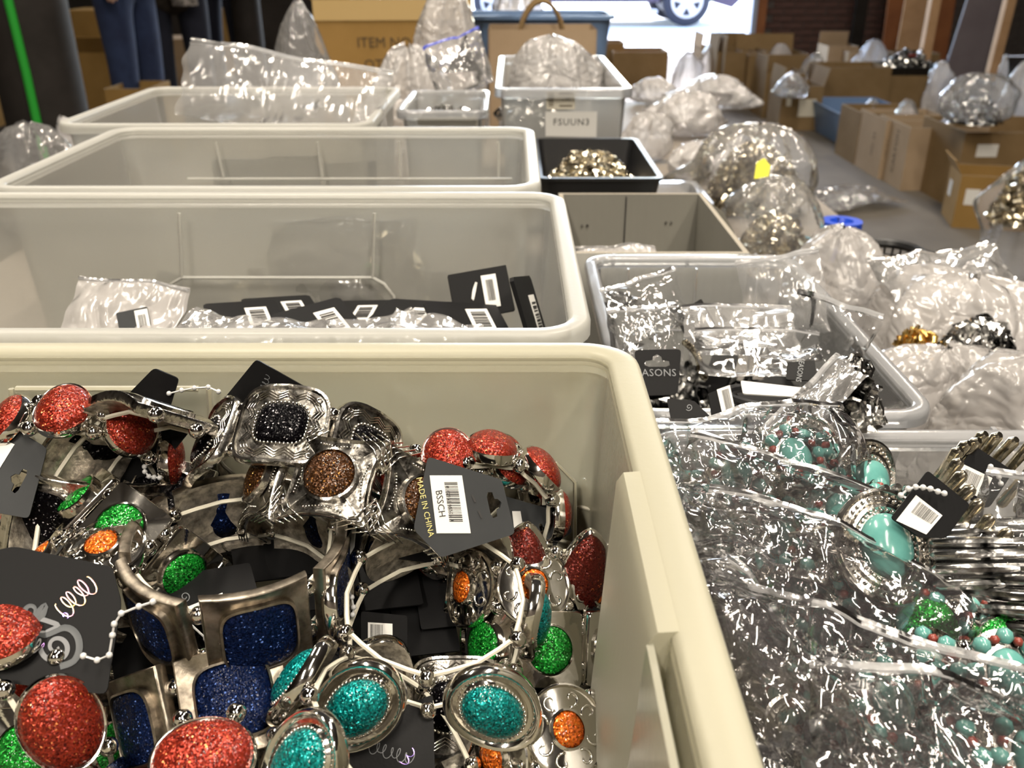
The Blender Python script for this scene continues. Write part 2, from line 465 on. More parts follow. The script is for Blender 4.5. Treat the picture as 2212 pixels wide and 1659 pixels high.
wall_back = structure('wall_back', b, [M['dark_wall'], M['mortar']])
bw, bh = .215, .065
protob = MB().box((0, 0, 0), (bw - .012, .02, bh - .012), bev=.003).mesh('brick', M['brick'], False)
for r_ in range(11):
    for k in range(8):
        x = 2.62 + k * bw + (bw / 2 if r_ % 2 else 0)
        inst('brick', protob, wall_back, Matrix.Translation((x, DOORY + random.uniform(-.004, .003), .035 + r_ * bh)))
structure('trim_1', MB().box((DX1 + .06, DOORY - .04, 1.45), (.10, .14, 2.9)), M['wood_orange'])
structure('trim_2', MB().box((DX1 - .02, DOORY - .14, 1.45), (.05, .05, 2.9)), M['rail_blue'])

# ================================================================== tubs, boxes, cartons
def rrect(w_, d_, r, n=8):
    r = max(min(r, w_ / 2 - 1e-4, d_ / 2 - 1e-4), 1e-4)
    out = []
    for cx, cy, a0 in ((w_ / 2 - r, d_ / 2 - r, 0), (-w_ / 2 + r, d_ / 2 - r, 90), (-w_ / 2 + r, -d_ / 2 + r, 180), (w_ / 2 - r, -d_ / 2 + r, 270)):
        for i in range(n + 1):
            a = R(a0 + 90 * i / n)
            out.append((cx + r * math.cos(a), cy + r * math.sin(a)))
    return out
def tub(name, label, x0, x1, y0, y1, ztop, H, body, rim, rad=.022, taper=.010, flange=.008, lip=.009, cat='tub', group=None, wall=.0018, inner=None):
    w_, d_ = x1 - x0, y1 - y0
    t = thing(name, label, cat, ((x0 + x1) / 2, (y0 + y1) / 2, ztop - H), group)
    ring = lambda off, z: [(p[0], p[1], z) for p in rrect(w_ + 2 * off, d_ + 2 * off, rad + off)]
    f = flange
    m = MB()
    m.loft([ring(-f - taper - .01, 0.0), ring(-f - taper, .010), ring(-f, H - lip)], cap0=True, cap1=False)
    nouter = len(m.f)
    m.loft([ring(-f - wall, H - .002), ring(-f - taper - wall, .012), ring(-f - taper - .012, .0025)], cap0=False, cap1=True)
    m.m = [0 if i < nouter else 1 for i in range(len(m.m))]
    m.obj('body', [body, inner or body], t, flatang=60)
    m = MB()
    m.loft([ring(-f - .0002, H - lip), ring(-.0015, H - lip), ring(0, H - lip + .001), ring(0, H - .003), ring(-.0010, H - .0006), ring(-.0024, H), ring(-f + .0005, H), ring(-f - wall + .0004, H - .0014), ring(-f - wall - .0004, H - .005)], cap0=False, cap1=False)
    m.obj('rim', rim, t, flatang=50)
    return t
def ridge(t, mat, paths, r=.0012, name='moulded_ridge'):
    """ribs and panel edges raised on a wall; points in the tub's own frame"""
    for p in paths:
        MB().tube(p, r, 6, flat=.8).obj(name, mat, t)

def text_mesh(s, size, mat, name='lettering', depth=.0001, shear=0, spacing=1.0):
    cu = bpy.data.curves.new('lettering', 'FONT')
    cu.body = s; cu.size = size; cu.extrude = depth; cu.shear = shear; cu.space_character = spacing
    cu.align_x = 'CENTER'; cu.align_y = 'CENTER'; cu.resolution_u = 2
    o = bpy.data.objects.new('lettering', cu)
    me = bpy.data.meshes.new_from_object(o)
    bpy.data.objects.remove(o)
    me.materials.clear(); me.materials.append(mat)
    me.name = name
    return me

def carton(name, label, loc, size, rotz=0, mat='card', inside=None, flaps=(), inner=None, openbox=True, prints=(), labels=(), tape=False, cat='box', group=None, fl=.10):
    """open or closed cardboard box; loc = centre of its base"""
    w_, d_, h = size
    t = thing(name, label, cat, loc, group, rotz=R(rotz))
    th = .004
    m = MB()
    if openbox:
        o = [(-w_ / 2, -d_ / 2), (w_ / 2, -d_ / 2), (w_ / 2, d_ / 2), (-w_ / 2, d_ / 2)]
        i_ = [(-w_ / 2 + th, -d_ / 2 + th), (w_ / 2 - th, -d_ / 2 + th), (w_ / 2 - th, d_ / 2 - th), (-w_ / 2 + th, d_ / 2 - th)]
        m.loft([[(x, y, 0) for x, y in o], [(x, y, h) for x, y in o], [(x, y, h) for x, y in i_], [(x, y, th) for x, y in i_]], mats=[0, 1, 2])
    else:
        m.box((0, 0, h / 2), (w_, d_, h), bev=.004)
    m.obj('body', [M[mat], M['card_edge'], M[inside or mat]], t, smooth=False)
    for side, ang in flaps:
        # side: x-, x+, y-, y+ ; ang: 0 = lying flat outward, 90 = standing up
        a = R(ang)
        L = w_ if side[0] == 'y' else d_
        sg = 1 if side[1] == '+' else -1
        f = fl
        mm = MB().box((0, f / 2, 0), (L - .006, f, th))
        if side[0] == 'y':
            X = Matrix.Translation((0, sg * d_ / 2, h)) @ (Matrix.Rotation(math.pi, 4, 'Z') if sg < 0 else Matrix()) @ Matrix.Rotation(a, 4, 'X')
        else:
            X = Matrix.Translation((sg * w_ / 2, 0, h)) @ Matrix.Rotation(-sg * math.pi / 2, 4, 'Z') @ Matrix.Rotation(a, 4, 'X')
        mm.obj('flap', M[mat], t, X, smooth=False)
    face = {'y-': Matrix.Translation((0, -d_ / 2 - .0006, 0)) @ Matrix.Rotation(math.pi / 2, 4, 'X'),
            'x-': Matrix.Translation((-w_ / 2 - .0006, 0, 0)) @ Matrix.Rotation(-math.pi / 2, 4, 'Z') @ Matrix.Rotation(math.pi / 2, 4, 'X')}
    for side, u, v, lw, lh, mt in labels:
        MB().box((u, v, .0004), (lw, lh, .0008)).obj('sticker', M[mt], t, face[side], smooth=False)
    for side, u, v, s, sz, mt, rot in prints:
        inst('lettering', text_mesh(s, sz, M[mt]), t, face[side] @ Matrix.Translation((u, v, .0005)) @ Matrix.Rotation(R(rot), 4, 'Z'))
    if tape:
        MB().box((0, 0, h + .0005), (.05, d_ + .002, .001)).box((0, -d_ / 2 - .0008, h - .04), (.05, .001, .08)).obj('tape', M['tape'], t, smooth=False)
    return t

# ================================================================== bracelets
NO = 40
def outl(kind, a, b):
    out = []
    for i in range(NO):
        th = 2 * math.pi * i / NO
        c, s = math.cos(th), math.sin(th)
        if kind == 'ell': p = (a * c, b * s)
        elif kind.startswith('sq'):
            e = 2 / float(kind[2:] or 5)
            p = (a * math.copysign(abs(c) ** e, c), b * math.copysign(abs(s) ** e, s))
        elif kind == 'star':
            e = 2 / .76
            x, y = math.copysign(abs(c) ** e, c), math.copysign(abs(s) ** e, s)
            k = math.sqrt(.5)
            p = (a * (x * k - y * k) * 1.35, b * (x * k + y * k) * 1.35)
        elif kind == 'leaf': p = (a * s * abs(s) ** .35, b * c)
        elif kind == 'mitre':
            m_ = max(abs(c), abs(s)); p = (a * c / m_, b * s / m_)
        out.append(p)
    return out
def rings(o, steps): return [[(x * s, y * s, z) for x, y in o] for s, z in steps]
def bent(mb, Rb=.036):
    mb.v = [(x, y, z - x * x / (2 * Rb)) for x, y, z in mb.v]
    return mb
def zig(n, x0, x1, y0, amp): return [(x0 + (x1 - x0) * i / n, y0 + (amp if i % 2 else 0)) for i in range(n + 1)]

PLATES = {}
def plate_kind(kind, gem, metal='silver', key=None):
    """(plate mesh, [(sub-part name, mesh)], half width, half height)"""
    k = (kind, gem, metal)
    if k in PLATES: return PLATES[k]
    mats = [M[metal], M['hammered'], M['recess']]
    P, subs = MB(), []
    def base(o, front, edge=.0016, fl_=0):
        st = [(.02, .0002), (.82, .0002), (.92, -.0009), (.985, -.0009), (1, -.0002), (1, edge)] + front
        P.loft(rings(o, st), mats=[1, 1, 1, 0, 0] + [0] * (len(front) - fl_) + [2] * (fl_ + 1))
    def stone(o, h, z0, name='stone', steps=6, flat=1.0):
        g = MB()
        st = [(1, z0 - .0014), (1, z0)]
        for i in range(1, steps):
            a = math.pi / 2 * i / steps
            st.append((math.cos(a) ** flat, z0 + h * math.sin(a)))
        g.loft(rings(o, st))
        bent(g)
        subs.append((name, g.mesh(name, M[gem], True)))
    def collar(o, z0, z1, s0=1.10, s1=1.0):
        P.loft(rings(o, [(s0, z0), (s0 - .01, z1), (s1 + .015, z1 + .0002), (s1, z1 - .0004), (s1, z0)]), cap0=False, cap1=False)
    def beads(o, s, z, r, n):
        g = MB()
        pts = [V((x * s, y * s, z)) for x, y in o]
        L = [0]
        for i in range(len(pts)): L.append(L[-1] + (pts[(i + 1) % len(pts)] - pts[i]).length)
        for q in range(n):
            d = L[-1] * q / n
            i = max(j for j in range(len(pts)) if L[j] <= d)
            f = (d - L[i]) / max(1e-9, L[i + 1] - L[i])
            p = pts[i].lerp(pts[(i + 1) % len(pts)], f)
            g.ball(p, r, 6, 4)
        return g
    if kind == 'blue':
        a = b_ = .0165
        o = outl('mitre', a, b_); g = outl('sq4', .0112, .0112)
        base(o, [(.99, .0028), (.97, .0030), (.72, .0016), (.02, .0012)], edge=.0022)
        collar(g, .0012, .0034, 1.09)
        stone(g, .0012, .0024, flat=.45)
    elif kind == 'engraved':
        a = b_ = .0165
        o = outl('sq4.2', a, b_); g = outl('sq3.6', .0088, .0080)
        base(o, [(.985, .0026), (.93, .0026), (.905, .0015), (.02, .0015)], fl_=2)
        stone(g, .0022, .0018, flat=.6)
        rp = beads(g, 1.07, .0019, .00062, 44)
        subs.append(('rope_border', bent(rp).mesh('rope_border', M['silver'])))
        e = MB()
        for rot in range(4):
            for q in range(3):
                z_ = zig(6, -.0105, .0105, .0097 + q * .0011, .0021)
                e.tube([(x * math.cos(rot * math.pi / 2) - y * math.sin(rot * math.pi / 2), x * math.sin(rot * math.pi / 2) + y * math.cos(rot * math.pi / 2), .0016) for x, y in z_], .00030, 4)
            c_ = (.0117, .0117)
            X, Y = (c_[0] * math.cos(rot * math.pi / 2) - c_[1] * math.sin(rot * math.pi / 2), c_[0] * math.sin(rot * math.pi / 2) + c_[1] * math.cos(rot * math.pi / 2))
            e.tube([(X + .0009 * math.cos(t_ * math.pi / 4), Y + .0009 * math.sin(t_ * math.pi / 4), .0016) for t_ in range(8)], .0003, 4, closed=True)
        subs.append(('engraving', bent(e).mesh('engraving', M['silver'])))
    elif kind == 'star':
        a = b_ = .0185
        o = outl('star', a, b_); g = outl('ell', .0088, .0088)
        base(o, [(.97, .0024), (.90, .0014), (.02, .0020)], fl_=2)
        collar(g, .0014, .0040, 1.12)
        stone(g, .0030, .0030)
        e = MB()
        for q in range(4):
            for j in range(4):
                s_ = .62 + j * .085
                a_ = q * math.pi / 2 + math.pi / 4
                rr_ = a * 1.32 * s_
                wd = .0040 * (1.15 - s_) * 4
                e.tube([(rr_ * math.cos(a_) - wd * math.sin(a_), rr_ * math.sin(a_) + wd * math.cos(a_), .0019), ((rr_ + .0022) * math.cos(a_), (rr_ + .0022) * math.sin(a_), .0020), (rr_ * math.cos(a_) + wd * math.sin(a_), rr_ * math.sin(a_) - wd * math.cos(a_), .0019)], .00032, 4)
            for j in range(-6, 7):
                a_ = q * math.pi / 2
                e.ball(((.0108 + abs(j) * .00018) * math.cos(a_) - j * .0011 * math.sin(a_), (.0108 + abs(j) * .00018) * math.sin(a_) + j * .0011 * math.cos(a_), .0018), .0004, 5, 4)
        subs.append(('engraving', bent(e).mesh('engraving', M['silver'])))
    elif kind == 'oval':
        a, b_ = .0102, .0112
        o = outl('ell', a, b_); g = outl('ell', .0094, .0104)
        base(o, [(.97, .0030), (.93, .0026), (.02, .0016)])
        stone(g, .0042, .0022)
    elif kind == 'bigoval':
        a, b_ = .0115, .0148
        o = outl('ell', a, b_); g = outl('ell', .0106, .0138)
        base(o, [(.97, .0030), (.93, .0026), (.02, .0016)])
        stone(g, .0052, .0022)
    elif kind == 'leaf':
        a, b_ = .0102, .0195
        o = outl('leaf', a, b_); g = outl('leaf', .0090, .0176)
        base(o, [(.97, .0028), (.92, .0024), (.02, .0016)])
        stone(g, .0044, .0020)
    elif kind == 'teal':
        a, b_ = .0135, .0165
        o = outl('ell', a, b_); g = outl('ell', .0080, .0105)
        base(o, [(.99, .0030), (.94, .0038), (.88, .0034), (.80, .0018), (.72, .0016), (.66, .0026), (.02, .0024)])
        stone(g, .0040, .0028)
        rp = beads(g, 1.06, .0028, .0005, 44)
        subs.append(('rope_border', bent(rp).mesh('rope_border', M['antique'])))
    elif kind == 'swirl':
        a, b_ = .0135, .0145
        o = outl('ell', a, b_); g = outl('ell', .0050, .0056)
        base(o, [(.99, .0024), (.95, .0026), (.91, .0012), (.5, .0018), (.02, .0018)])
        collar(g, .0015, .0036, 1.16)
        stone(g, .0020, .0030)
        e = MB()
        for q in range(8):
            a_ = q * math.pi / 4 + .3
            c_ = V((.0093 * math.cos(a_), .0100 * math.sin(a_), .0016))
            pts = []
            for j in range(15):
                u = j / 14
                rr_ = .0030 * (1 - .80 * u)
                an = a_ + math.pi + 5.4 * u * (1 if q % 2 else -1)
                pts.append(c_ + V((rr_ * math.cos(an), rr_ * math.sin(an), 0)))
            e.tube(pts, [.00062 * (1 - .5 * j / 14) for j in range(15)], 5)
        subs.append(('scrollwork', bent(e).mesh('scrollwork', M['silver'])))
    elif kind == 'plain':
        a, b_ = .0118, .0130
        o = outl('sq14', a, b_); g = outl('ell', .0077, .0080)
        base(o, [(.975, .0022), (.02, .0017)])
        collar(g, .0014, .0034, 1.10)
        stone(g, .0016, .0030, flat=.7)
    elif kind == 'concho':
        a, b_ = .0165, .0195
        o = outl('ell', a, b_); g = outl('ell', .0088, .0108)
        base(o, [(.98, .0026), (.93, .0028), (.88, .0014), (.76, .0014), (.72, .0026), (.66, .0026), (.62, .0018), (.02, .0018)])
        stone(g, .0052, .0022)
        rp = beads(o, .82, .0018, .00075, 40)
        r2 = beads(g, 1.10, .0022, .0006, 34)
        rp.add(r2.v, r2.f)
        subs.append(('bead_border', bent(rp).mesh('bead_border', M['silver'])))
    elif kind == 'cluster':
        a, b_ = .0120, .0130
        o = outl('ell', a, b_); g = outl('ell', .0058, .0074)
        base(o, [(.97, .0016), (.02, .0016)])
        stone(g, .0040, .0018)
        e, e2 = MB(), MB()
        for q in range(8):
            a_ = 2 * math.pi * q / 8
            e.ball((.0094 * math.cos(a_), .0108 * math.sin(a_), .0022), .0027, 7, 5)
            a_ += math.pi / 8
            e2.ball((.0086 * math.cos(a_), .0100 * math.sin(a_), .0030), .0016, 6, 4)
        subs.append(('turquoise_bead_ring', bent(e).mesh('turquoise_bead_ring', M['turq'])))
        subs.append(('coral_bead_ring', bent(e2).mesh('coral_bead_ring', M['coral'])))
    elif kind == 'bar':
        a, b_ = .0022, .0150
        P.tube([(0, -b_, 0), (0, -b_ * .9, .0006), (0, 0, .0008), (0, b_ * .9, .0006), (0, b_, 0)], [.0012, .0022, .0019, .0022, .0012], 8)
    pm = bent(P).mesh('plate', mats, True, 42)
    PLATES[k] = (pm, subs, a, b_)
    return PLATES[k]

BEAD = MB().ball((0, 0, 0), 1.0, 14, 10).mesh('bead', M['chrome'])
def bracelet(label, C_, axis, kind, gem, n, Rr, phase=0, ref=None, metal='silver', group=None, squash=1.0, name='stretch_bracelet', beadr=.0029, beads=True, keep=None, cat='bracelet', anchor=False, rolls=None):
    pm, subs, a, b_ = plate_kind(kind, gem, metal)
    z = V(axis).normalized()
    ref = V(ref) if ref is not None else (V((0, -1, 0)) if abs(z.z) > .6 else V((0, 0, 1)))
    x = (ref - z * ref.dot(z)).normalized()
    y = z.cross(x)
    rot = Matrix((x, y, z)).transposed().to_4x4()
    if anchor:
        d0 = x * math.cos(R(phase)) + y * math.sin(R(phase))
        C_ = C_ - d0 * Rr
    t = thing(name, label, cat, M=Matrix.Translation(C_) @ rot, group=group)
    hs = min(b_ * .52, .0085)
    for i in range(n):
        if keep is not None and i not in keep: continue
        th = R(phase) + 2 * math.pi * i / n
        ro = V((math.cos(th), math.sin(th) * squash, 0))
        nrm = V((math.cos(th) * squash, math.sin(th), 0)).normalized()
        tang = V((-nrm.y, nrm.x, 0))
        X = Matrix((tang, V((0, 0, 1)), nrm)).transposed()
        # local plate x = tangent, y = axis, z = outward (right handed: tang x axis = outward)
        jit = Matrix.Rotation(R(random.uniform(-5, 5)), 4, 'X') @ Matrix.Rotation(R(random.uniform(-4, 4)), 4, 'Y')
        if rolls and i in rolls: jit = Matrix.Rotation(R(rolls[i][0]), 4, 'Z') @ Matrix.Rotation(R(rolls[i][1]), 4, 'X')
        p = inst('plate', pm, t, Matrix.Translation(ro * (Rr + (rolls[i][2] if rolls and i in rolls and len(rolls[i]) > 2 else 0))) @ X.to_4x4() @ jit)
        for nm, me in subs: inst(nm, me, p)
    if beads:
        for i in range(n):
            th = R(phase) + 2 * math.pi * (i + .5) / n
            if keep is not None and i not in keep and (i + 1) % n not in keep: continue
            for s in (-1, 1):
                c_ = V((math.cos(th) * (Rr - .001), math.sin(th) * squash * (Rr - .001), s * hs))
                inst('bead', BEAD, t, Matrix.Translation(c_) @ Matrix.Scale(beadr, 4))
        for s in (-1, 1):
            pts = []
            arc = list(range(n))
            if keep is not None and len(keep) < n:
                arc = [i % n for i in range(n, 2 * n) if i % n in keep]
                j = next(q for q in range(len(arc)) if (arc[q] - 1) % n not in keep)
                arc = arc[j:] + arc[:j]
            for i in arc:
                for d in (-.5, -.3, 0, .3):
                    th = R(phase) + 2 * math.pi * (i + d) / n
                    q = Rr - .0022 - (.0012 if abs(d) < .4 else 0)
                    pts.append((math.cos(th) * q, math.sin(th) * squash * q, s * hs))
            MB().tube(pts, .00085, 6, closed=len(arc) == n).obj('elastic_cord', M['cord'], t)
    return t

# ================================================================== flat cards, drawn in the plane they lie in
class Plane:
    """a flat card's own plane: through pixel (px, py) at depth t, turned by yaw / pitch from facing the lens"""
    def __init__(s, px, py, t, yaw=0, pitch=0, z=None):
        s.M = pose(px, py, t, yaw, pitch, 0, z)
        s.I = s.M.inverted()
        s.o = s.I @ V((0, 0, CAMZ))
    def loc(s, px, py):
        d = s.I.to_3x3() @ ray(px, py)
        k = -s.o.z / d.z
        p = s.o + d * k
        return (p.x, p.y)
    def pts(s, l): return [s.loc(*p) for p in l]
def area2(l): return sum(a[0] * b[1] - b[0] * a[1] for a, b in zip(l, l[1:] + l[:1]))
def ccw(l): return l if area2(l) > 0 else l[::-1]
def roundpoly(l, r, n=3):
    out = []
    k = len(l)
    for i in range(k):
        p, a, b = V(l[i]).to_3d(), V(l[i - 1]).to_3d(), V(l[(i + 1) % k]).to_3d()
        u, v = (a - p), (b - p)
        rr = min(r, u.length * .4, v.length * .4)
        A, B = p + u.normalized() * rr, p + v.normalized() * rr
        for j in range(n + 1):
            f = j / n
            q = A * (1 - f) ** 2 + p * (2 * f * (1 - f)) + B * f * f
            out.append((q.x, q.y))
    return out
def card(name, label, pl, poly, mat='blk', holes=(), th=.0007, rad=.001, cat='tag', group=None):
    t = thing(name, label, cat, M=pl.M, group=group)
    loops = [roundpoly(ccw(pl.pts(poly)), rad)] + [ccw(pl.pts(h)) for h in holes]
    MB().plate(loops, -th, 0).obj('card', M[mat], t, smooth=False)
    t['_'] = 0
    del t['_']
    return t
def strip(pl, p0, p1, wpx, z=.0003):
    """thin printed bar between two pixels, width in pixels"""
    a, b = V(pl.loc(*p0)), V(pl.loc(*p1))
    d = V((p1[0] - p0[0], p1[1] - p0[1])); d.normalize()
    n = (-d.y * wpx / 2, d.x * wpx / 2)
    q = [pl.loc(p0[0] + n[0], p0[1] + n[1]), pl.loc(p1[0] + n[0], p1[1] + n[1]), pl.loc(p1[0] - n[0], p1[1] - n[1]), pl.loc(p0[0] - n[0], p0[1] - n[1])]
    return [(x, y, z) for x, y in ccw(q)]
def sticker(t, pl, quad, bars=None, seed=1, mat='white_label', z=.0001):
    """white barcode sticker: quad TL,TR,BR,BL as read; bars (u0,v0,u1,v1) region in the sticker's own 0..1 frame"""
    q = [V(pl.loc(*p)) for p in quad]
    m = MB().plate([ccw([tuple(p) for p in q])], 0, .00018)
    s = m.obj('barcode_sticker', M[mat], t, Matrix.Translation((0, 0, z)), smooth=False)
    if bars:
        u0, v0, u1, v1 = bars
        P = lambda u, v: (q[0] * (1 - u) + q[1] * u) * (1 - v) + (q[3] * (1 - u) + q[2] * u) * v
        rnd = random.Random(seed)
        g, u = MB(), u0
        while u < u1 - .012:
            bw_ = rnd.choice((.008, .008, .014, .02)) * (u1 - u0) / .7
            c4 = [P(u, v0), P(u + bw_, v0), P(u + bw_, v1), P(u, v1)]
            g.add([(p.x, p.y, .0003) for p in ([c4[0], c4[3], c4[2], c4[1]])], [(0, 1, 2, 3)])
            u += bw_ + rnd.choice((.009, .012, .02)) * (u1 - u0) / .7
        g.obj('barcode', M['ink'], s, smooth=False)
    return s
def print_text(t, pl, s, px, py, hpx, ang, mat, tt, name='lettering', parent=None, z=.0003, shear=0, spacing=1.0):
    x, y = pl.loc(px, py)
    me = text_mesh(s, hpx * tt / FPX * 1.35, M[mat], depth=.00002, shear=shear, spacing=spacing)
    return inst(name, me, parent or t, Matrix.Translation((x, y, z)) @ Matrix.Rotation(R(ang), 4, 'Z'))
def catmull(P, k=4):
    out = []
    for i in range(len(P) - 1):
        a, b, c, d = V(P[max(i - 1, 0)]), V(P[i]), V(P[i + 1]), V(P[min(i + 2, len(P) - 1)])
        for j in range(k):
            u = j / k
            q = .5 * ((2 * b) + (c - a) * u + (2 * a - 5 * b + 4 * c - d) * u * u + (3 * b - a - 3 * c + d) * u ** 3)
            out.append((q.x, q.y))
    return out + [tuple(P[-1])]
def ribbon(t, pl, pts, wpx, mat, tt, name='print', z=.0003):
    if isinstance(wpx, (list, tuple)):
        wpx = [wpx[min(i // 4, len(wpx) - 1)] for i in range((len(pts) - 1) * 4 + 1)]
    pts = catmull(pts)
    P = [(*pl.loc(*p), z) for p in pts]
    r = [q * tt / FPX / 2 for q in wpx] if isinstance(wpx, (list, tuple)) else wpx * tt / FPX / 2
    return MB().tube(P, r, 6, flat=.08 if not isinstance(r, list) else .05).obj(name, M[mat], t)
def script_line(p0, p1, amp, loops, lead=.0):
    """a row of looping pen strokes from p0 to p1 (pixels)"""
    out = []
    d = V((p1[0] - p0[0], p1[1] - p0[1])); n = V((d.y, -d.x)).normalized()
    N_ = loops * 10
    for i in range(N_ + 1):
        u = i / N_
        ph = 2 * math.pi * loops * u
        k = amp * (.45 + .55 * abs(math.sin(1.7 * loops * u + .6)))
        p = V(p0) + d * u + d.normalized() * (-k * .45 * math.sin(ph)) + n * (k * math.cos(ph))
        out.append((p.x, p.y))
    return out
def spiral(c, r0, r1, a0, a1, n=28, sx=1, sy=1): return [(c[0] + sx * (r0 + (r1 - r0) * i / n) * math.cos(R(a0 + (a1 - a0) * i / n)), c[1] + sy * (r0 + (r1 - r0) * i / n) * math.sin(R(a0 + (a1 - a0) * i / n))) for i in range(n + 1)]
def bead_loop(label, pts, tt, r=.0010, group=None):
    """the clear plastic ball-chain fastener that ties a card to a bracelet; pts are pixels at depth tt (or (px,py,t))"""
    P = [at(p[0], p[1], p[2] if len(p) > 2 else tt) for p in pts]
    t = thing('plastic_tag_loop', label, 'tag fastener', P[0], group)
    L = [p - P[0] for p in P]
    MB().tube(L, .00035, 5).obj('thread', M['fob'], t)
    bm = MB().ball((0, 0, 0), r, 8, 6).mesh('knob', M['fob'])
    for p in L: inst('knob', bm, t, Matrix.Translation(p))
    return t
SLOT = [(-15, 3), (-14, -2), (-6, -3), (-5, -7), (0, -10), (5, -7), (6, -3), (14, -2), (15, 3), (10, 5), (-10, 5)]
def slot_px(cx, cy, s, ang):
    c, n = math.cos(R(ang)), math.sin(R(ang))
    return [(cx + s * (x * c - y * n), cy + s * (x * n + y * c)) for x, y in SLOT]

# ================================================================== plastic bags
def creases(u, v, seed, n=7, lo=.25, hi=1.1):
    """sharp crumple folds: warped triangle waves over many directions"""
    rn = np.random.RandomState(seed)
    h = np.zeros_like(u)
    for k in range(n):
        lam = lo * (hi / lo) ** rn.rand()
        a = rn.rand() * math.pi
        ph = rn.rand() * 10
        wu = u + .10 * np.sin(3.1 * v + rn.rand() * 6) + .05 * np.sin(7.3 * u + rn.rand() * 6)
        s = (wu * math.cos(a) + v * math.sin(a)) / lam + ph
        h += lam * (np.abs((s % 1) - .5) * 2 - .5) * (.5 + rn.rand())
    return h / max(1, n) * 2
def grid_faces(nu, nv, o=0, flip=False, wrap=False):
    fs = []
    for j in range(nv - 1):
        for i in range(nu if wrap else nu - 1):
            a, b = j * nu + i + o, j * nu + (i + 1) % nu + o
            f = (a, b, b + nu, a + nu)
            fs.append(f[::-1] if flip else f)
    return fs
def pillow_bag(name, label, Mx, w_, h_, puff, amp, seed, mat='film', nu=64, nv=48, zipstrip=True, sag=0.0, edge=.012, group=None, ncr=8, zipmat='zip', cat='bag', twist=0.0, lo=.25, hi=1.1):
    """flat zip bag lying in its own XY plane (zip along the +Y end), two sheets puffed apart and crumpled"""
    t = thing(name, label, cat, M=Mx, group=group)
    u, v = np.meshgrid(np.linspace(-1, 1, nu), np.linspace(-1, 1, nv))
    bul = (1 - u ** 4) * (1 - v ** 4)
    rn = np.random.RandomState(seed + 77)
    ex = edge * (np.sin(4 * v + rn.rand() * 6) + .5 * np.sin(11 * v + rn.rand() * 6)) * np.abs(u) ** 3
    ey = edge * (np.sin(4 * u + rn.rand() * 6) + .5 * np.sin(9 * u + rn.rand() * 6)) * np.abs(v) ** 3
    X = u * w_ / 2 + ex * w_
    Y = v * h_ / 2 + ey * h_
    low = amp * .8 * creases(u, v, seed + 5, 3, .9, 2.0) - sag * (u ** 2 + v ** 2) + twist * u * v
    top = low + puff * bul + amp * creases(u, v, seed, ncr, lo, hi) * (.35 + .65 * bul)
    bot = low - puff * .5 * bul - amp * .5 * creases(u, v, seed + 1, ncr, lo, hi) * bul - .0006
    m = MB()
    for Z, fl in ((top, False), (bot, True)):
        m.add(np.stack([X, Y, Z], -1).reshape(-1, 3).tolist(), grid_faces(nu, nv, 0, fl))
    m.obj('sheet', M[mat], t, flatang=None)
    if zipstrip:
        j = int(nv * .93)
        zs = MB()
        for q, jj in enumerate((j, min(nv - 2, j + 2))):
            zs.tube([(X[jj, i], Y[jj, i], top[jj, i] + .0006) for i in range(0, nu)], .0011, 5, flat=.6)
        zs.obj('zip_strip', M[zipmat], t)
    return t
def sack(name, label, bbox, t_, zbase, seed, mat='film_mid', ry=None, peak=.6, amp=.22, flare=.15, nu=56, nv=34, content=None, group=None, lean=(0, 0), cat='bag', fill=.45, fillmat='foil_grey', fname='jewellery', flabel=None, ncr=9, bulge=1.0, mouth=0, ears=1.0):
    """a slumped plastic sack standing on zbase; bbox = its outline in pixels at depth t_"""
    x0, y0, x1, y1 = bbox
    c = at((x0 + x1) / 2, (y0 + y1) / 2, t_)
    rx = (x1 - x0) / 2 * t_ / FPX
    ry = ry or rx * .8
    top = at((x0 + x1) / 2, y0, t_)
    H = top.z - zbase
    t = thing(name, label, cat, (c.x, c.y, zbase), group)
    s_, a_ = np.meshgrid(np.linspace(0, 1, nv), np.linspace(0, 2 * math.pi, nu, endpoint=False), indexing='ij')
    prof = np.power(np.clip(s_, 0, 1), peak) * np.power(np.clip(1 - s_ ** 7, 0, 1), .5) + .06 * (1 - s_)
    prof = np.maximum(prof, mouth * (1 - s_))
    rn = np.random.RandomState(seed)
    cr = creases(np.cos(a_) * 1.2 + s_ * .3, np.sin(a_) * 1.2 + s_ * 1.5, seed, ncr, .25, 1.0)
    folds = flare * np.abs(np.sin(a_ * (3 + seed % 3) + rn.rand() * 6 + 2 * s_)) * (1 - s_) ** 1.2
    lump = .16 * np.sin(2 * a_ + rn.rand() * 6) + .11 * np.sin(3 * a_ + rn.rand() * 6 + 2 * s_) + .07 * np.sin(5 * a_ + rn.rand() * 6 - 3 * s_)
    for q in range(3):
        a0, s0 = rn.rand() * 6.28, .15 + .5 * rn.rand()
        da = np.abs((a_ - a0 + math.pi) % (2 * math.pi) - math.pi)
        lump = lump + (.30 + .35 * rn.rand()) * np.maximum(0, 1 - da / .38) * np.exp(-((s_ - s0) / .16) ** 2)
    rad = prof * (bulge + ears * lump + 1.5 * amp * cr + folds * .8)
    X = rx * rad * np.cos(a_) + lean[0] * (1 - s_)
    Y = ry * rad * np.sin(a_) + lean[1] * (1 - s_)
    Z = H * (1 - s_) * (1 + .12 * cr) + .10 * H * np.sin(a_ * 2 + seed) * s_ * (1 - s_) * 3 + .0005
    Z = np.maximum(Z, .001)
    m = MB().add(np.stack([X, Y, Z], -1).reshape(-1, 3).tolist(), grid_faces(nu, nv, 0, True, True))
    m.obj('film', M[mat], t, flatang=None)
    if content or flabel:
        heap(fname, flabel, (c.x, c.y, zbase + .004), rx * .74, ry * .74, H * fill, seed, fillmat)
    return t
BITS = {}
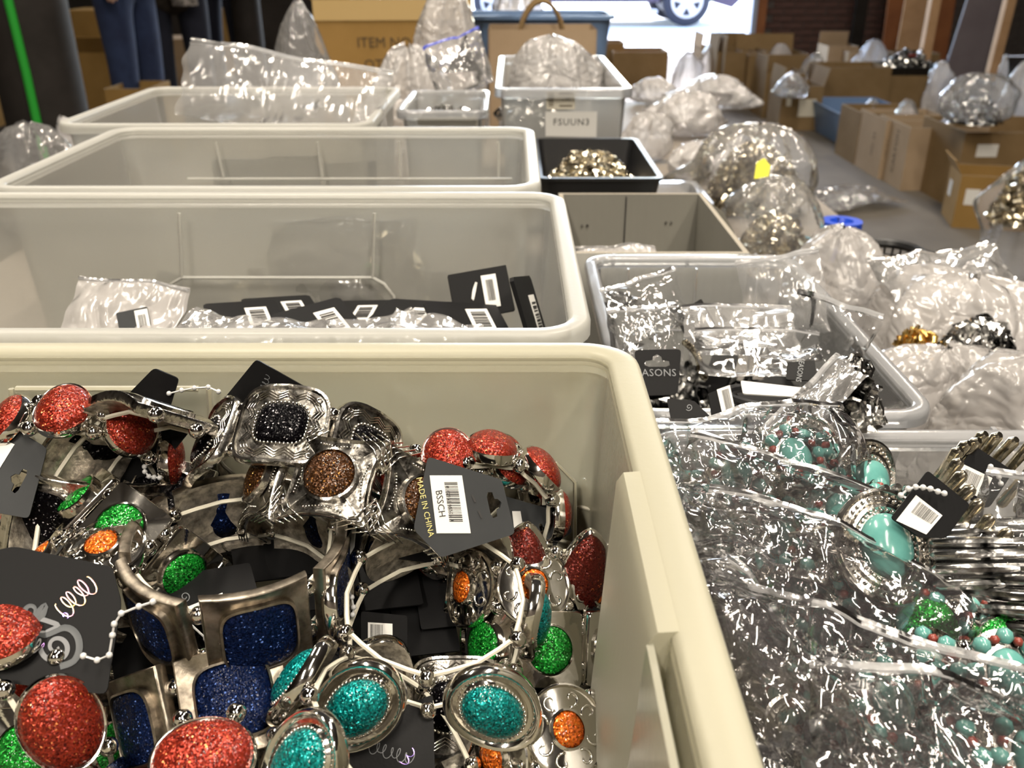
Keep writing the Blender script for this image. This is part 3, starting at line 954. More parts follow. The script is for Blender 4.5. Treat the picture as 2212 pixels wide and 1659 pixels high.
def heap(name, label, loc, rx, ry, h, seed, mat='foil_grey', n=420, size=.007, dome=True, cat='jewellery'):
    """a heap of tiny trinkets, past counting"""
    rn = np.random.RandomState(seed)
    m = MB()
    nu, nv = 26, 9
    vs, core = [], []
    for j in range(nv):
        s = j / (nv - 1)
        for i in range(nu):
            a = 2 * math.pi * i / nu
            q = s * (1 + .12 * rn.randn() * s)
            zz = h * ((1 - s ** 2.2) if dome else 1.0) * (1 + .10 * rn.randn()) * (.92 if dome else .9)
            vs.append((rx * q * math.cos(a), ry * q * math.sin(a), max(zz, .001)))
    m.add(vs, grid_faces(nu, nv, 0, True, True))
    for k in range(n):
        a, q = rn.rand() * 2 * math.pi, math.sqrt(rn.rand()) * .98
        z = h * ((1 - q ** 2.2) if dome else .95) + rn.rand() * size * .6
        E = Euler(rn.rand(3) * 6).to_matrix()
        P = V((rx * q * math.cos(a), ry * q * math.sin(a), max(z, size * .5)))
        sz = size * (.6 + .8 * rn.rand())
        if k % 3:
            b = [V((x, y, z_)) for x, y, z_ in ((-1, -.5, 0), (1, -.6, .1), (.9, .6, 0), (-1, .5, .15), (0, 0, .45), (0, 0, -.4))]
            m.add([P + E @ (p * sz * .8) for p in b], [(0, 1, 4), (1, 2, 4), (2, 3, 4), (3, 0, 4), (1, 0, 5), (2, 1, 5), (3, 2, 5), (0, 3, 5)])
        else:
            m.tube([P + E @ V((sz * math.cos(x * math.pi / 4), sz * math.sin(x * math.pi / 4), 0)) for x in range(8)], sz * .22, 4, closed=True)
    o = m.obj(name, M[mat], None, Matrix.Translation(V(loc)), smooth=False)
    return tag(o, label, cat, kind='stuff')

# ================================================================== table and the tubs on it
TZ = 0.61
tb = thing('folding_table', 'long laminate folding table under the tubs and bags', 'table', (-.08, 1.05, 0))
MB().box((0, 0, TZ - .0175), (1.10, 2.66, .034), bev=.02).obj('tabletop', M['table'], tb, flatang=40)
for sx in (-.45, .45):
    for sy in (-1.2, 1.2): MB().tube([(sx, sy, 0), (sx, sy, TZ - .035)], .014, 10).obj('leg', M['steel_paint'], tb)

RZ = .81
A = tub('storage_tub', 'cream translucent storage tub full of glitter bracelets, nearest the camera', -.335, .049, .085, .334, RZ, RZ - TZ, M['tub_cream'], M['tub_creamrim'], rad=.022, inner=M['tub_creaminner'], flange=.0105, group='large translucent tubs')
B = tub('storage_tub', 'milky translucent storage tub holding flat black cards, directly behind the cream tub', -.40, .034, .340, .586, RZ, RZ - TZ, M['tub_white'], M['tub_rim'], inner=M['tub_inner'], rad=.024, group='large translucent tubs')
C_ = tub('storage_tub', 'milky translucent storage tub, third back, in front of the big zip bag', -.355, .020, .594, .830, RZ, RZ - TZ, M['tub_white'], M['tub_rim'], inner=M['tub_inner'], rad=.024, group='large translucent tubs')
D = tub('storage_tub', 'milky translucent storage tub under the big clear zip bag', -.42, -.128, .840, 1.10, RZ, RZ - TZ, M['tub_white'], M['tub_rim'], inner=M['tub_inner'], rad=.024, group='large translucent tubs')
I_ = tub('shoebox_tub', 'small crystal clear box of bagged jewellery cards beside the grey carton', .052, .208, .384, .643, .75, .14, M['tub_clear'], M['tub_clearrim'], rad=.020, taper=.010, flange=.008, lip=.008, group='small clear boxes', wall=.0012)
J_ = tub('shoebox_tub', 'small clear box heaped with crackly bags of turquoise bracelets', .060, .330, .130, .372, .75, .14, M['tub_clear'], M['tub_clearrim'], rad=.020, taper=.010, flange=.008, lip=.008, group='small clear boxes', wall=.0012)
Fb = tub('label_tub', 'tall clear tub of bags with a price sticker and handwritten name label', -.022, .150, 1.156, 1.56, .80, .19, M['tub_frost'], M['tub_clearrim'], rad=.018, taper=.008, flange=.008, lip=.012)
E_ = tub('label_tub', 'short clear tub of black jewellery beside the tall labelled tub', -.124, -.026, .985, 1.15, .80, .19, M['tub_frost'], M['tub_clearrim'], rad=.016, taper=.006, flange=.007, lip=.010)

def wallpath(t, pts):
    """points given in world space -> the tub's frame"""
    o = t.matrix_basis.translation
    return [V(p) - o for p in pts]
# cream tub: panel edges on its back wall, grip block with pocket on its side wall
yb = .3165
ridge(A, M['tub_creamrim'], [wallpath(A, [(-.195, yb, .797), (-.197, yb - .004, .755), (-.200, yb - .009, .67)]),
                             wallpath(A, [(-.118, yb, .797), (-.120, yb - .004, .755), (-.122, yb - .009, .67)]),
                             wallpath(A, [(-.193, yb, .797), (-.122, yb, .797)])], .0014)
ridge(A, M['tub_creamrim'], [wallpath(A, [(-.05, yb - .003, .765), (.018, yb - .003, .765), (.0255, yb - .004, .757), (.0265, yb - .008, .71)])], .0010)
g = MB()
gx0, gx1 = .0315, .0400
o = A.matrix_basis.translation
def prism(prof, ya, yb_): return MB().loft([[(x - o.x, ya - o.y, z - o.z) for x, z in prof], [(x - o.x, yb_ - o.y, z - o.z) for x, z in prof]])
prism([(gx0, .8060), (gx0 + .002, .8092), (gx1, .8097), (gx1, .70), (gx0 - .006, .70)], .1625, .2335).obj('grip_block', M['tub_creamrim'], A, flatang=30)
prism([(gx0 - .006, .70), (gx0 - .0004, .8055), (gx0 + .0012, .8062), (gx0 - .0044, .70)], .085, .1625).obj('grip_wall', M['tub_cream'], A, flatang=30)
prism([(gx0 - .005, .70), (gx0 + .001, .775), (gx1 - .001, .79), (gx1 - .001, .70)], .116, .1180).obj('grip_rib', M['tub_creamrim'], A, flatang=30)
# second tub: moulded handle panel in the far wall
yb = .5685
ridge(B, M['tub_rim'], [wallpath(B, [(-.213, yb, .800), (-.2165, yb - .004, .758)]), wallpath(B, [(-.088, yb, .800), (-.0915, yb - .004, .758)]),
                        wallpath(B, [(-.2165, yb - .004, .758), (-.0915, yb - .004, .758)]),
                        wallpath(B, [(-.2165, yb - .004, .758), (-.224, yb - .005, .754), (-.229, yb - .006, .746), (-.231, yb - .009, .72)]),
                        wallpath(B, [(-.0915, yb - .004, .758), (-.084, yb - .005, .754), (-.078, yb - .006, .746), (-.076, yb - .009, .72)])], .0013)
yb = .812
ridge(C_, M['tub_rim'], [wallpath(C_, [(-.29, yb - .004, .768), (.0, yb - .004, .768)]), wallpath(C_, [(-.262, yb, .80), (-.258, yb - .004, .770)]), wallpath(C_, [(-.172, yb, .80), (-.17, yb - .004, .770)]),
                         wallpath(C_, [(-.10, yb, .80), (-.10, yb - .004, .770)]), wallpath(C_, [(-.012, yb, .80), (-.012, yb - .004, .770)])], .0013)
for t_, xs, yb in ((I_, (.085, .135, .180), .632), (J_, (.10, .158, .215, .27), .361)):
    for x in xs: ridge(t_, M['tub_clearrim'], [wallpath(t_, [(x, yb, .742), (x, yb - .006, .66)])], .0009)
ridge(I_, M['tub_clearrim'], [wallpath(I_, [(.10, .6285, .695), (.155, .6285, .695)])], .001)
for t_, xs, yy in ((I_, (.075, .12, .165), .3845), (J_, (.10, .16, .225), .3715), (I_, (.075, .13, .18), .6425)):
    for x in xs: MB().box(V((x, yy, .7455)) - t_.matrix_basis.translation, (.002, .003, .009)).obj('rim_lug', M['tub_clearrim'], t_, smooth=False)

# labels on the tall tub (flat stickers on its front wall)
def front_sticker(t, pl, quad, mat, name='sticker'):
    return MB().plate([ccw(pl.pts(quad))], .0002, .0006).obj(name, M[mat], t, t.matrix_basis.inverted() @ pl.M, smooth=False)
class WallPlane(Plane):
    def __init__(s, y):
        s.M = Matrix.Translation((0, y, 0)) @ Matrix.Rotation(math.pi / 2, 4, 'X')
        s.I = s.M.inverted()
        s.o = s.I @ V((0, 0, CAMZ))
wp = WallPlane(1.1625)
TF = 1.12
st = front_sticker(Fb, wp, [(1180, 197), (1242, 197), (1242, 236), (1180, 236)], 'paper_label', 'price_sticker')
inst('lettering', text_mesh('1.99', .0062, M['ink']), st, Matrix.Translation((*wp.loc(1222, 214), .0008)))
m = MB()
for k in range(7): m.plate([ccw(wp.pts([(1185, 201 + k * 4.4), (1196, 201 + k * 4.4), (1196, 203 + k * 4.4), (1185, 203 + k * 4.4)]))], .0006, .0008)
for k in (0, 1): m.plate([ccw(wp.pts([(1208, 200 + k * 27), (1236, 200 + k * 27), (1236, 203 + k * 27), (1208, 203 + k * 27)]))], .0006, .0008)
m.obj('small_print', M['ink_brown'], st, smooth=False)
st = front_sticker(Fb, wp, [(1178, 241), (1290, 241), (1288, 296), (1178, 294)], 'white_label', 'name_label')
inst('lettering', text_mesh('FSUUN3', .0115, M['ink'], spacing=1.15), st, Matrix.Translation((*wp.loc(1234, 264), .0008)))
wp = WallPlane(.9935)
front_sticker(E_, wp, [(902, 255), (1030, 252), (1030, 272), (902, 272)], 'paper_label', 'name_label')

# grey carton with an open top, beside the milky tubs
t = carton('grey_carton', 'open grey cardboard carton with ragged rim between tray and clear box', (.112, .755, TZ), (.136, .190, .135), 0, 'card_white', inside='card_grey', cat='box')
for x, z in ((-.045, .105), (-.040, .105), (-.02, .08), (-.015, .08), (.035, .108), (.040, .108), (.012, .085)):
    MB().ball((x, .0895, z), .0012, 6, 4).obj('staple', M['foil_grey'], t)
MB().box((-.004, .0905, .09), (.001, .0012, .085)).obj('seam', M['black_plastic'], t, smooth=False)
pts = [(.068, -.095, .135), (.0685, -.07, .128), (.071, -.03, .133), (.070, .01, .139), (.0685, .05, .136), (.068, .095, .135)]
m = MB()
for q in range(len(pts) - 1):
    a, b2 = pts[q], pts[q + 1]
    m.add([(a[0] - .002, a[1], .12), (b2[0] - .002, b2[1], .12), (b2[0], b2[1], b2[2]), (a[0], a[1], a[2])], [(0, 1, 2, 3)])
m.obj('torn_edge', M['card_grey'], t, smooth=False)
pillow_bag('zip_bag', 'small milky zip bag lying at the bottom of the grey carton', Matrix.Translation((.095, .755, .69)) @ Euler((R(35), 0, R(6))).to_matrix().to_4x4(), .075, .08, .006, .004, 301, 'film_milky', nu=30, nv=24)
heap('black_trinkets', 'black trinkets under the zip bag in the grey carton', (.105, .745, TZ + .006), .05, .07, .06, 51, 'black_plastic', n=160)

# black tray of silver jewellery standing on a carton
carton('support_carton', 'flat brown carton under the black tray of silver jewellery', (.085, .985, TZ), (.115, .195, .10), 0, 'card', openbox=False, cat='box')
t = thing('black_tray', 'black plastic tray heaped with silver jewellery pieces', 'tray', (.086, .978, TZ + .101))
r0 = lambda w_, d_, z: [(x, y, z) for x, y in rrect(w_, d_, .008, 4)]
MB().loft([r0(.105, .19, 0), r0(.118, .208, .040), r0(.122, .212, .040), r0(.122, .212, .043), r0(.112, .202, .043), r0(.100, .184, .003)]).obj('shell', M['black_plastic'], t, flatang=40)
heap('silver_trinkets', 'silver and gold jewellery pieces heaped in the black tray', (.086, .975, TZ + .106), 0.049, .089, .034, 5, 'foil', n=1100, size=.0055, dome=True)

# ================================================================== black cards lying in the second tub
def card_proto(wc, hc, seed, th=.0022):
    t = thing('jewellery_card', None, 'card', (0, 0, 0))
    MB().box((0, 0, 0), (wc, hc, th), bev=.002).obj('card', M['blk'], t, smooth=False)
    rnd = random.Random(seed)
    s = MB().box((wc * .18, 0, th / 2 + .0002), (wc * .3, hc * .55, .0003)).obj('barcode_sticker', M['white_label'], t, smooth=False)
    g, u = MB(), -hc * .2
    while u < hc * .2:
        q = rnd.choice((.0004, .0007, .0011))
        g.box((wc * .18, u, th / 2 + .0005), (wc * .2, q, .0002)); u += q + rnd.choice((.0006, .001))
    g.obj('barcode', M['ink'], s, smooth=False)
    return t
GRP_B = 'flat black cards in the second tub'
LB = 'flat black jewellery card lying in the heap in the second milky tub'
p1, p2_ = card_proto(.040, .046, 3), card_proto(.032, .040, 4)
rnd = random.Random(21)
first = {0: True, 1: True}
for k in range(64):
    q = k % 2
    src = (p1, p2_)[q]
    o = src if first[q] else copy_tree(src)
    first[q] = False
    lay = k // 22
    x = rnd.uniform(-.31, -.005); y = rnd.uniform(.375, .548)
    if lay == 0: z = TZ + .045 + rnd.uniform(0, .03)
    else: z = TZ + .085 + rnd.uniform(0, .022) + max(0, (x + .12)) * .08
    fl = 180 if rnd.random() < .93 else 0
    o.matrix_basis = Matrix.Translation((x, y, z)) @ Euler((R(rnd.gauss(0, 13) + fl), R(rnd.gauss(0, 13)), rnd.uniform(0, 6.28))).to_matrix().to_4x4()
    tag(o, LB, 'card', GRP_B)
for k, (px, py, t_, yw, pt, ro) in enumerate(((530, 690, .50, 12, -62, 12), (1150, 690, .47, 74, -15, 8), (760, 680, .53, -5, -66, 2), (610, 672, .52, 10, -66, 14), (870, 690, .50, -14, -60, -10), (1010, 695, .48, 12, -60, 4), (690, 705, .48, 0, -55, 30))):
    o = copy_tree(p1)
    o.matrix_basis = pose(px, py, t_, yw, pt, ro)
    tag(o, LB, 'card', GRP_B)
heap('black_scrap', 'black cards and wrappers deep in the second tub', (-.16, .462, TZ + .004), .165, .095, .085, 9, 'blk', n=260, size=.016, dome=False, cat='card')
pl = Plane(1040, 632, .500, 8, -8)
t = card('jewellery_card', 'black square card with barcode standing upright in the second tub', pl, [(967, 594), (1093, 572), (1113, 670), (985, 694)], th=.003, rad=.0006, cat='card')
sticker(t, pl, [(1038, 596), (1070, 591), (1082, 661), (1050, 665)], (.25, .15, .75, .8), 5)
ribbon(t, pl, [(1028, 612), (1026, 625), (1021, 648), (1023, 628), (1029, 610)], 5, 'white_label', .5, 'security_thread')
# bagged card at the left of the second tub, loose wrappers among the cards
pillow_bag('zip_bag', 'milky zip bag with a dark card leaning at left in the second tub', pose(265, 690, .50, 4, -28, -6), .062, .050, .006, .003, 41, 'film_milky', nu=34, nv=28)
pl = Plane(293, 700, .492, 4, -28)
t = card('jewellery_card', 'teal-grey card with a barcode inside the milky zip bag', pl, [(250, 676), (318, 662), (330, 722), (262, 735)], mat='blk_grey', cat='card')
sticker(t, pl, [(290, 672), (318, 667), (328, 720), (300, 726)], (.2, .2, .8, .8), 6)
for k, (px, py, t_, ro) in enumerate(((820, 720, .45, 20), (930, 722, .44, -15), (470, 715, .47, -20), (610, 722, .45, 10))):
    pillow_bag('wrapper', 'clear wrapper strewn on the black cards in the second tub', pose(px, py, t_, 5, -52, ro), .045, .032, .002, .004, 60 + k, 'film_mid', nu=26, nv=20, zipstrip=False, group='wrappers on the black cards')
# what shows through the far wall of the second tub: bagged pieces in the third tub
pillow_bag('zip_bag', 'zip bag of green and gold pieces against the wall of the third tub', pose(740, 590, .62, 0, 5, 0), .10, .075, .014, .006, 71, 'film_mid', nu=34, nv=28)
for k, (x, z, rz, w_, lb) in enumerate(((-.235, .715, 14, .05, 'leftmost'), (-.135, .725, -6, .045, 'middle'), (-.035, .718, 4, .05, 'rightmost'))):
    tag(MB().box((0, 0, 0), (w_, .004, .052), bev=.0015).obj('jewellery_card', M['navy_cloth'], None, Matrix.Translation((x, .6125 - (z - .72) * .04, z)) @ Euler((R(-4), R(rz), 0)).to_matrix().to_4x4(), smooth=False), lb + ' dark card seen through the far wall of the second tub', 'card')
t = tag(MB().ball((0, 0, 0), .008, 12, 8, sc=(1, .5, 1)).obj('green_stone', M['g_green'], None, Matrix.Translation((-.100, .611, .745))), 'green stone seen through the wall of the third tub', 'stone')
heap('gold_trinkets', 'gold trinkets seen through the wall of the third tub', (-.085, .625, TZ + .004), .045, .016, .148, 12, 'foil', n=160, size=.008)
heap('gold_trinkets', 'gold trinkets in the corner of the third tub', (-.19, .625, TZ + .004), .03, .016, .12, 13, 'foil', n=90, size=.008)
for k, (x, z) in enumerate(((-.262, .745), (-.21, .748), (-.155, .742))):
    tag(MB().box((0, 0, 0), (.05, .010, .055), bev=.003).obj('dark_pouch', M['navy_cloth'], None, Matrix.Translation((x, .868, z)) @ Euler((R(-6), 0, R(5 * k))).to_matrix().to_4x4(), smooth=False), ('left', 'middle', 'right')[k] + ' one of three dark pouches seen through the far wall of the third tub', 'pouch', 'dark pouches in the fourth tub')
heap('grey_trinkets', 'grey bagged pieces lying in the third tub', (-.16, .71, TZ + .004), .14, .08, .10, 15, 'blk_grey', n=200, size=.012)

# ================================================================== bracelets in the cream tub
def br(label, px, py, t_, axis, kind, gem, n, Rr, phase=0, **k):
    return bracelet(label, at(px, py, t_), axis, kind, gem, n, Rr, phase, **k)
def brc(label, px, py, t_, nrm, axis, kind, gem, n, Rr, **k):
    """anchored by its best-seen plate: that plate's pixel, depth, outward normal and ring axis in camera axes (right, up, towards)"""
    return bracelet(label, at(px, py, t_), CAMM @ V(axis), kind, gem, n, Rr, k.pop('phase', 0), CAMM @ V(nrm), anchor=True, **k)
brc('silver bracelet with navy glitter squares, open ring in the middle left', 562, 1368, .286, (.43, -.30, .85), (.04, .90, .44), 'blue', 'g_blue', 6, .0350, metal='aged')
brc('navy glitter square bracelet lying under the open navy ring', 508, 1512, .283, (.30, .30, .90), (-.25, .9, -.25), 'blue', 'g_blue', 6, .0345, metal='aged')
brc('bracelet of engraved square plates with black glitter stones', 608, 918, .322, (.02, .58, .81), (.05, .81, -.58), 'engraved', 'g_black', 7, .0385, metal='antique')
brc('bracelet of pinched star plates with bronze glitter discs', 716, 1032, .310, (-.05, .42, .90), (.16, .89, -.42), 'star', 'g_brown', 7, .0370, metal='antique')
brc('bracelet with bare backs and white elastic showing, leaning left', 205, 968, .336, (-.50, .55, -.67), (-.55, .35, .75), 'blue', 'g_black', 7, .0385, metal='antique', keep=[0, 1, 2, 6])
brc('red glitter oval bracelet leaning on the back wall at left', 138, 890, .322, (.10, .60, .79), (.0, .79, -.6), 'oval', 'g_red', 8, .0300)
brc('plain square silver bracelet with green disc, behind the navy ring', 262, 1142, .312, (.10, .35, .92), (.55, .75, -.35), 'plain', 'g_green', 7, .0290)
brc('scrolled silver bracelet with small orange disc beside the green disc', 222, 1188, .300, (.10, .80, .55), (.15, .55, -.8), 'swirl', 'g_orange', 7, .0280, keep=[0, 3, 4, 5, 6])
brc('black glitter square bracelet sunk between cards at left', 88, 1118, .325, (-.10, .1, .98), (.2, .95, .1), 'blue', 'g_black', 6, .0345, metal='antique')
brc('black glitter square bracelet behind the green disc', 345, 1078, .345, (.1, .5, .86), (.2, .86, -.4), 'blue', 'g_black', 6, .0345, metal='antique')
brc('red glitter oval bracelet in the near left corner', 134, 1560, .262, (.62, .12, .77), (.68, .42, -.60), 'bigoval', 'g_red', 6, .0330, rolls={i: (90, 0) for i in range(6)})
brc('red glitter oval bracelet at the bottom edge under the navy squares', 440, 1640, .252, (.0, .50, .86), (1, .1, -.06), 'bigoval', 'g_red', 8, .0330, keep=[0, 1, 2, 3, 4, 5])
brc('green glitter bracelet in the bottom left corner', 55, 1622, .285, (.2, .3, .93), (0, .95, -.3), 'plain', 'g_green', 7, .0290)
br('teal glitter oval bracelet, open ring in the centre front', 940, 1325, .308, CAMM @ V((.05, .80, .60)), 'teal', 'g_teal', 6, .0330, -30, rolls={0: (-38, -42, .009), 1: (48, -34, .008)})
brc('teal glitter oval bracelet at the bottom edge', 655, 1648, .252, (-.55, .2, .80), (.62, .75, .2), 'teal', 'g_teal', 6, .0320)
brc('dark red leaf bracelet, open ring against the grip block', 1262, 1245, .330, (.35, .02, .93), (.08, .97, .22), 'leaf', 'g_dred', 8, .0290)
brc('red glitter oval bracelet behind the barcode card', 968, 988, .332, (.02, .52, .85), (-.12, .85, -.50), 'oval', 'g_red', 8, .0310)
brc('red glitter oval bracelet lying flat at the back right corner', 1062, 972, .334, (.1, .90, .42), (-.1, .4, -.9), 'oval', 'g_red', 8, .0270)
brc('scrolled silver bracelet with orange disc below the leaf bracelet', 1152, 1266, .322, (.08, .28, .95), (.0, .96, -.28), 'swirl', 'g_orange', 7, .0290)
brc('plain square silver bracelet with green disc beside the grip block', 1186, 1402, .315, (.05, .18, .98), (.02, .98, -.18), 'plain', 'g_green', 7, .0270)
brc('scrolled silver bracelet with orange disc at the lower right', 1224, 1578, .288, (.12, .42, .90), (-.3, .85, -.42), 'swirl', 'g_orange', 7, .0280)
brc('engraved silver bracelet in shadow below the teal ring', 985, 1525, .305, (.1, .25, .96), (0, .96, -.25), 'engraved', 'g_black', 7, .0345, metal='antique')
rnd = random.Random(5)
kinds = [('blue', 'g_black', 6, .0345, 'antique'), ('oval', 'g_dred', 8, .031, 'silver'), ('engraved', 'g_black', 7, .0365, 'antique'), ('blue', 'g_blue', 6, .0345, 'aged'), ('swirl', 'g_orange', 7, .029, 'silver'), ('teal', 'g_teal', 6, .032, 'silver')]
protos = {}
names = {'blue': 'square stone', 'oval': 'dark red oval', 'engraved': 'engraved plate', 'swirl': 'scrolled', 'teal': 'teal oval'}
for k in range(22):
    kd = kinds[k % 6]
    c = V((rnd.uniform(-.215, -.018), rnd.uniform(.135, .268), TZ + (.035 if k < 9 else .060) + rnd.uniform(-.01, .022)))
    if k >= 9: c.y = rnd.uniform(.14, .262)
    ax = V((rnd.uniform(-.5, .5), rnd.uniform(-.6, .3), rnd.uniform(.5, 1)))
    lb = 'bracelet buried deep in the pile in the cream tub'
    if kd not in protos:
        protos[kd] = bracelet(lb, c, ax, kd[0], kd[1], kd[2], kd[3], rnd.uniform(0, 60), metal=kd[4], group='buried bracelets in the cream tub')
    else:
        o = copy_tree(protos[kd])
        z = ax.normalized(); x = z.orthogonal().normalized(); y = z.cross(x)
        o.matrix_basis = Matrix.Translation(c) @ Matrix((x, y, z)).transposed().to_4x4()
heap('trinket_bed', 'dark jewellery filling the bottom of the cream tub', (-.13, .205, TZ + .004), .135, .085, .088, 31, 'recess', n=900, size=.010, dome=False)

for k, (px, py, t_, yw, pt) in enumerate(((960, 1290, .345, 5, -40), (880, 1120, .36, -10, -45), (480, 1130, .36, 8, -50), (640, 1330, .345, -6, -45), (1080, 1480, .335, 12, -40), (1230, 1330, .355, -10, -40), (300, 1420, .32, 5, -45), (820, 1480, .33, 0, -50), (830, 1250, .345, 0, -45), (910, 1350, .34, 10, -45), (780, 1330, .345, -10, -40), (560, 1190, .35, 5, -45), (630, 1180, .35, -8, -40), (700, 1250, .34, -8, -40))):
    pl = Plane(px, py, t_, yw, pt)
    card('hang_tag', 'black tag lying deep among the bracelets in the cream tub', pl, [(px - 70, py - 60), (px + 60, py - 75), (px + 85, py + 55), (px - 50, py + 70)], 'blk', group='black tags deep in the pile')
# ------------------------------------------------------------------ cards and tags in the cream tub
pl = Plane(1000, 1095, .312, 6, -10)
t = card('hang_tag', 'charcoal barcode tag with hook slot, upright on the bracelets', pl, [(924, 986), (1084, 1036), (1113, 1153), (952, 1205), (893, 1143)], 'blk_grey',
         holes=[slot_px(1065, 1090, 1.9, 78)], th=.0008, rad=.0016)
s = sticker(t, pl, [(998, 1027), (1017, 1152), (943, 1152), (928, 1027)], (.12, .18, .80, .58), 7)
print_text(t, pl, 'BSSCH', 951, 1088, 15, -82, 'ink', .312, parent=s)
print_text(t, pl, '8 42955 05501 4', 971, 1088, 7.5, -82, 'ink', .312, parent=s, spacing=1.1)
print_text(t, pl, 'MADE IN CHINA', 918, 1095, 13, -78, 'gold_ink', .312)
for p0, p1 in (((1020, 1070), (1027, 1085)), ((1033, 1103), (1041, 1119))): ribbon(t, pl, [p0, p1], 4.5, 'ink', .312, 'punched_slit')
pl = Plane(1150, 1120, .345, 10, -6)
t = card('hang_tag', 'charcoal tag right behind the upright barcode tag', pl, [(1085, 1070), (1190, 1100), (1215, 1155), (1180, 1215), (1060, 1180)], 'blk_grey', rad=.0016, th=.0008, holes=[slot_px(1172, 1145, 1.0, 75)])
sticker(t, pl, [(1106, 1104), (1124, 1104), (1130, 1140), (1110, 1140)], None)
pl = Plane(1210, 1125, .352, 15, -4)
t = card('hang_tag', 'black tag tucked in the corner behind two other tags', pl, [(1165, 1092), (1222, 1088), (1236, 1150), (1180, 1185)], 'blk')
sticker(t, pl, [(1192, 1108), (1203, 1100), (1206, 1125), (1196, 1128)], None)
pl = Plane(600, 825, .343, 0, 16)
t = card('hang_tag', 'black diamond-set tag behind the engraved plates, thin script on it', pl, [(553, 776), (680, 848), (665, 900), (560, 925), (478, 868)], 'blk', rad=.0016)
ribbon(t, pl, script_line((565, 842), (580, 812), 7, 4), 1.2, 'grey_ink', .343, 'script')
pl = Plane(335, 840, .341, -6, 14)
card('hang_tag', 'black tag behind the left bracelet with bare backs', pl, [(332, 795), (386, 818), (360, 900), (270, 890), (278, 850)], 'blk', rad=.0016)
pl = Plane(320, 980, .345, -10, 4)
card('hang_tag', 'long black tag slanting under the bare-backed bracelet', pl, [(385, 890), (410, 930), (290, 1080), (250, 1060), (300, 960)], 'blk')
pl = Plane(760, 1150, .322, -38, -10)
t = card('hang_tag', 'black tag standing edge-on with a white barcode strip', pl, [(735, 1095), (805, 1080), (760, 1230), (715, 1235)], 'blk')
sticker(t, pl, [(772, 1124), (766, 1182), (736, 1236), (741, 1180)], (.1, .3, .9, .7), 9)
pl = Plane(860, 1165, .338, 10, -25)
card('hang_tag', 'black tag lying flat under the upright barcode tag', pl, [(800, 1130), (900, 1140), (955, 1200), (930, 1215), (800, 1200)], 'blk')
pl = Plane(120, 1320, .272, 10, -24)
t = card('hang_tag', 'large black tag with grey S scroll and foil script', pl, [(30, 1180), (242, 1224), (262, 1300), (230, 1500), (-30, 1470), (-60, 1200)], 'blk', rad=.002, th=.0008)
ribbon(t, pl, spiral((122, 1398), 3, 38, 0, 600, 34) + [(126, 1352), (104, 1342), (84, 1336)], [5 + 5 * min(1, i / 20) for i in range(38)], 'grey_ink', .272, 'scroll')
ribbon(t, pl, spiral((70, 1320), 4, 26, 40, -380, 22) + [(50, 1366), (95, 1372), (140, 1356), (165, 1370), (172, 1400), (160, 1428), (130, 1440)], [5 + 9 * min(1, i / 16) for i in range(30)], 'dark_grey_ink', .272, 'scroll')
ribbon(t, pl, script_line((134, 1318), (198, 1258), 24, 5), 2.6, 'holo_warm', .272, 'script')
ribbon(t, pl, spiral((140, 1330), 1, 9, 90, 400, 12), 2.4, 'holo', .272, 'script')
ribbon(t, pl, spiral((88, 1392), 1, 10, 0, 500, 16), 2.4, 'holo', .272, 'script')
pl = Plane(15, 1015, .318, 14, -16)
t = card('hang_tag', 'charcoal tag with white sticker and hook slot at the left edge', pl, [(-60, 880), (0, 905), (102, 968), (62, 1120), (-20, 1105), (-60, 1100)], 'blk_grey', holes=[slot_px(40, 1038, 1.9, -62)], rad=.0016)
sticker(t, pl, [(-50, 930), (0, 948), (32, 960), (-10, 1028)], None)
pl = Plane(430, 1300, .312, 0, -48)
t = card('hang_tag', 'black barcode tag seen through the open navy ring', pl, [(330, 1250), (540, 1215), (560, 1290), (440, 1350), (350, 1340)], 'blk', rad=.0016)
sticker(t, pl, [(380, 1322), (481, 1281), (484, 1306), (395, 1345)], (.10, .35, .62, .95), 11)
ribbon(t, pl, spiral((400, 1290), 3, 12, 0, 500, 18), 2, 'grey_ink', .31, 'scroll')
pl = Plane(690, 1520, .300, -6, -30)
t = card('hang_tag', 'large black tag slanting across the bottom centre, violet foil curl', pl, [(716, 1380), (800, 1385), (740, 1560), (650, 1680), (560, 1680), (600, 1560)], 'blk', rad=.0014)
ribbon(t, pl, script_line((650, 1588), (686, 1566), 12, 2), 1.6, 'holo', .300, 'script')
pl = Plane(850, 1600, .284, 4, -26)
t = card('hang_tag', 'black tag with foil script at the bottom behind the teal oval', pl, [(760, 1570), (935, 1500), (940, 1690), (740, 1690)], 'blk')
ribbon(t, pl, script_line((800, 1612), (890, 1640), 15, 6), 1.5, 'grey_ink', .284, 'script')
ribbon(t, pl, script_line((868, 1650), (896, 1622), 9, 2), 1.6, 'holo', .284, 'script')
pl = Plane(830, 1375, .322, 0, -40)
t = card('hang_tag', 'small barcode tag seen through the teal ring', pl, [(780, 1320), (880, 1330), (880, 1400), (780, 1400)], 'blk')
sticker(t, pl, [(795, 1345), (848, 1348), (848, 1385), (795, 1385)], (.1, .1, .6, .8), 12)
pl = Plane(1295, 1400, .325, -30, -12)
card('hang_tag', 'black tag standing on edge beside the grip block', pl, [(1262, 1300), (1300, 1320), (1325, 1480), (1290, 1530), (1255, 1440)], 'blk')
bead_loop('plastic ball loop hanging off the near edge of the large scroll tag', [(330, 1300), (300, 1310), (262, 1325), (247, 1348), (243, 1372), (236, 1415), (210, 1426), (180, 1417)], .262)
bead_loop('plastic ball loop above the black tag in the centre of the pile', [(312, 1008), (313, 1019), (322, 1029), (333, 1031), (345, 1032)], .335)
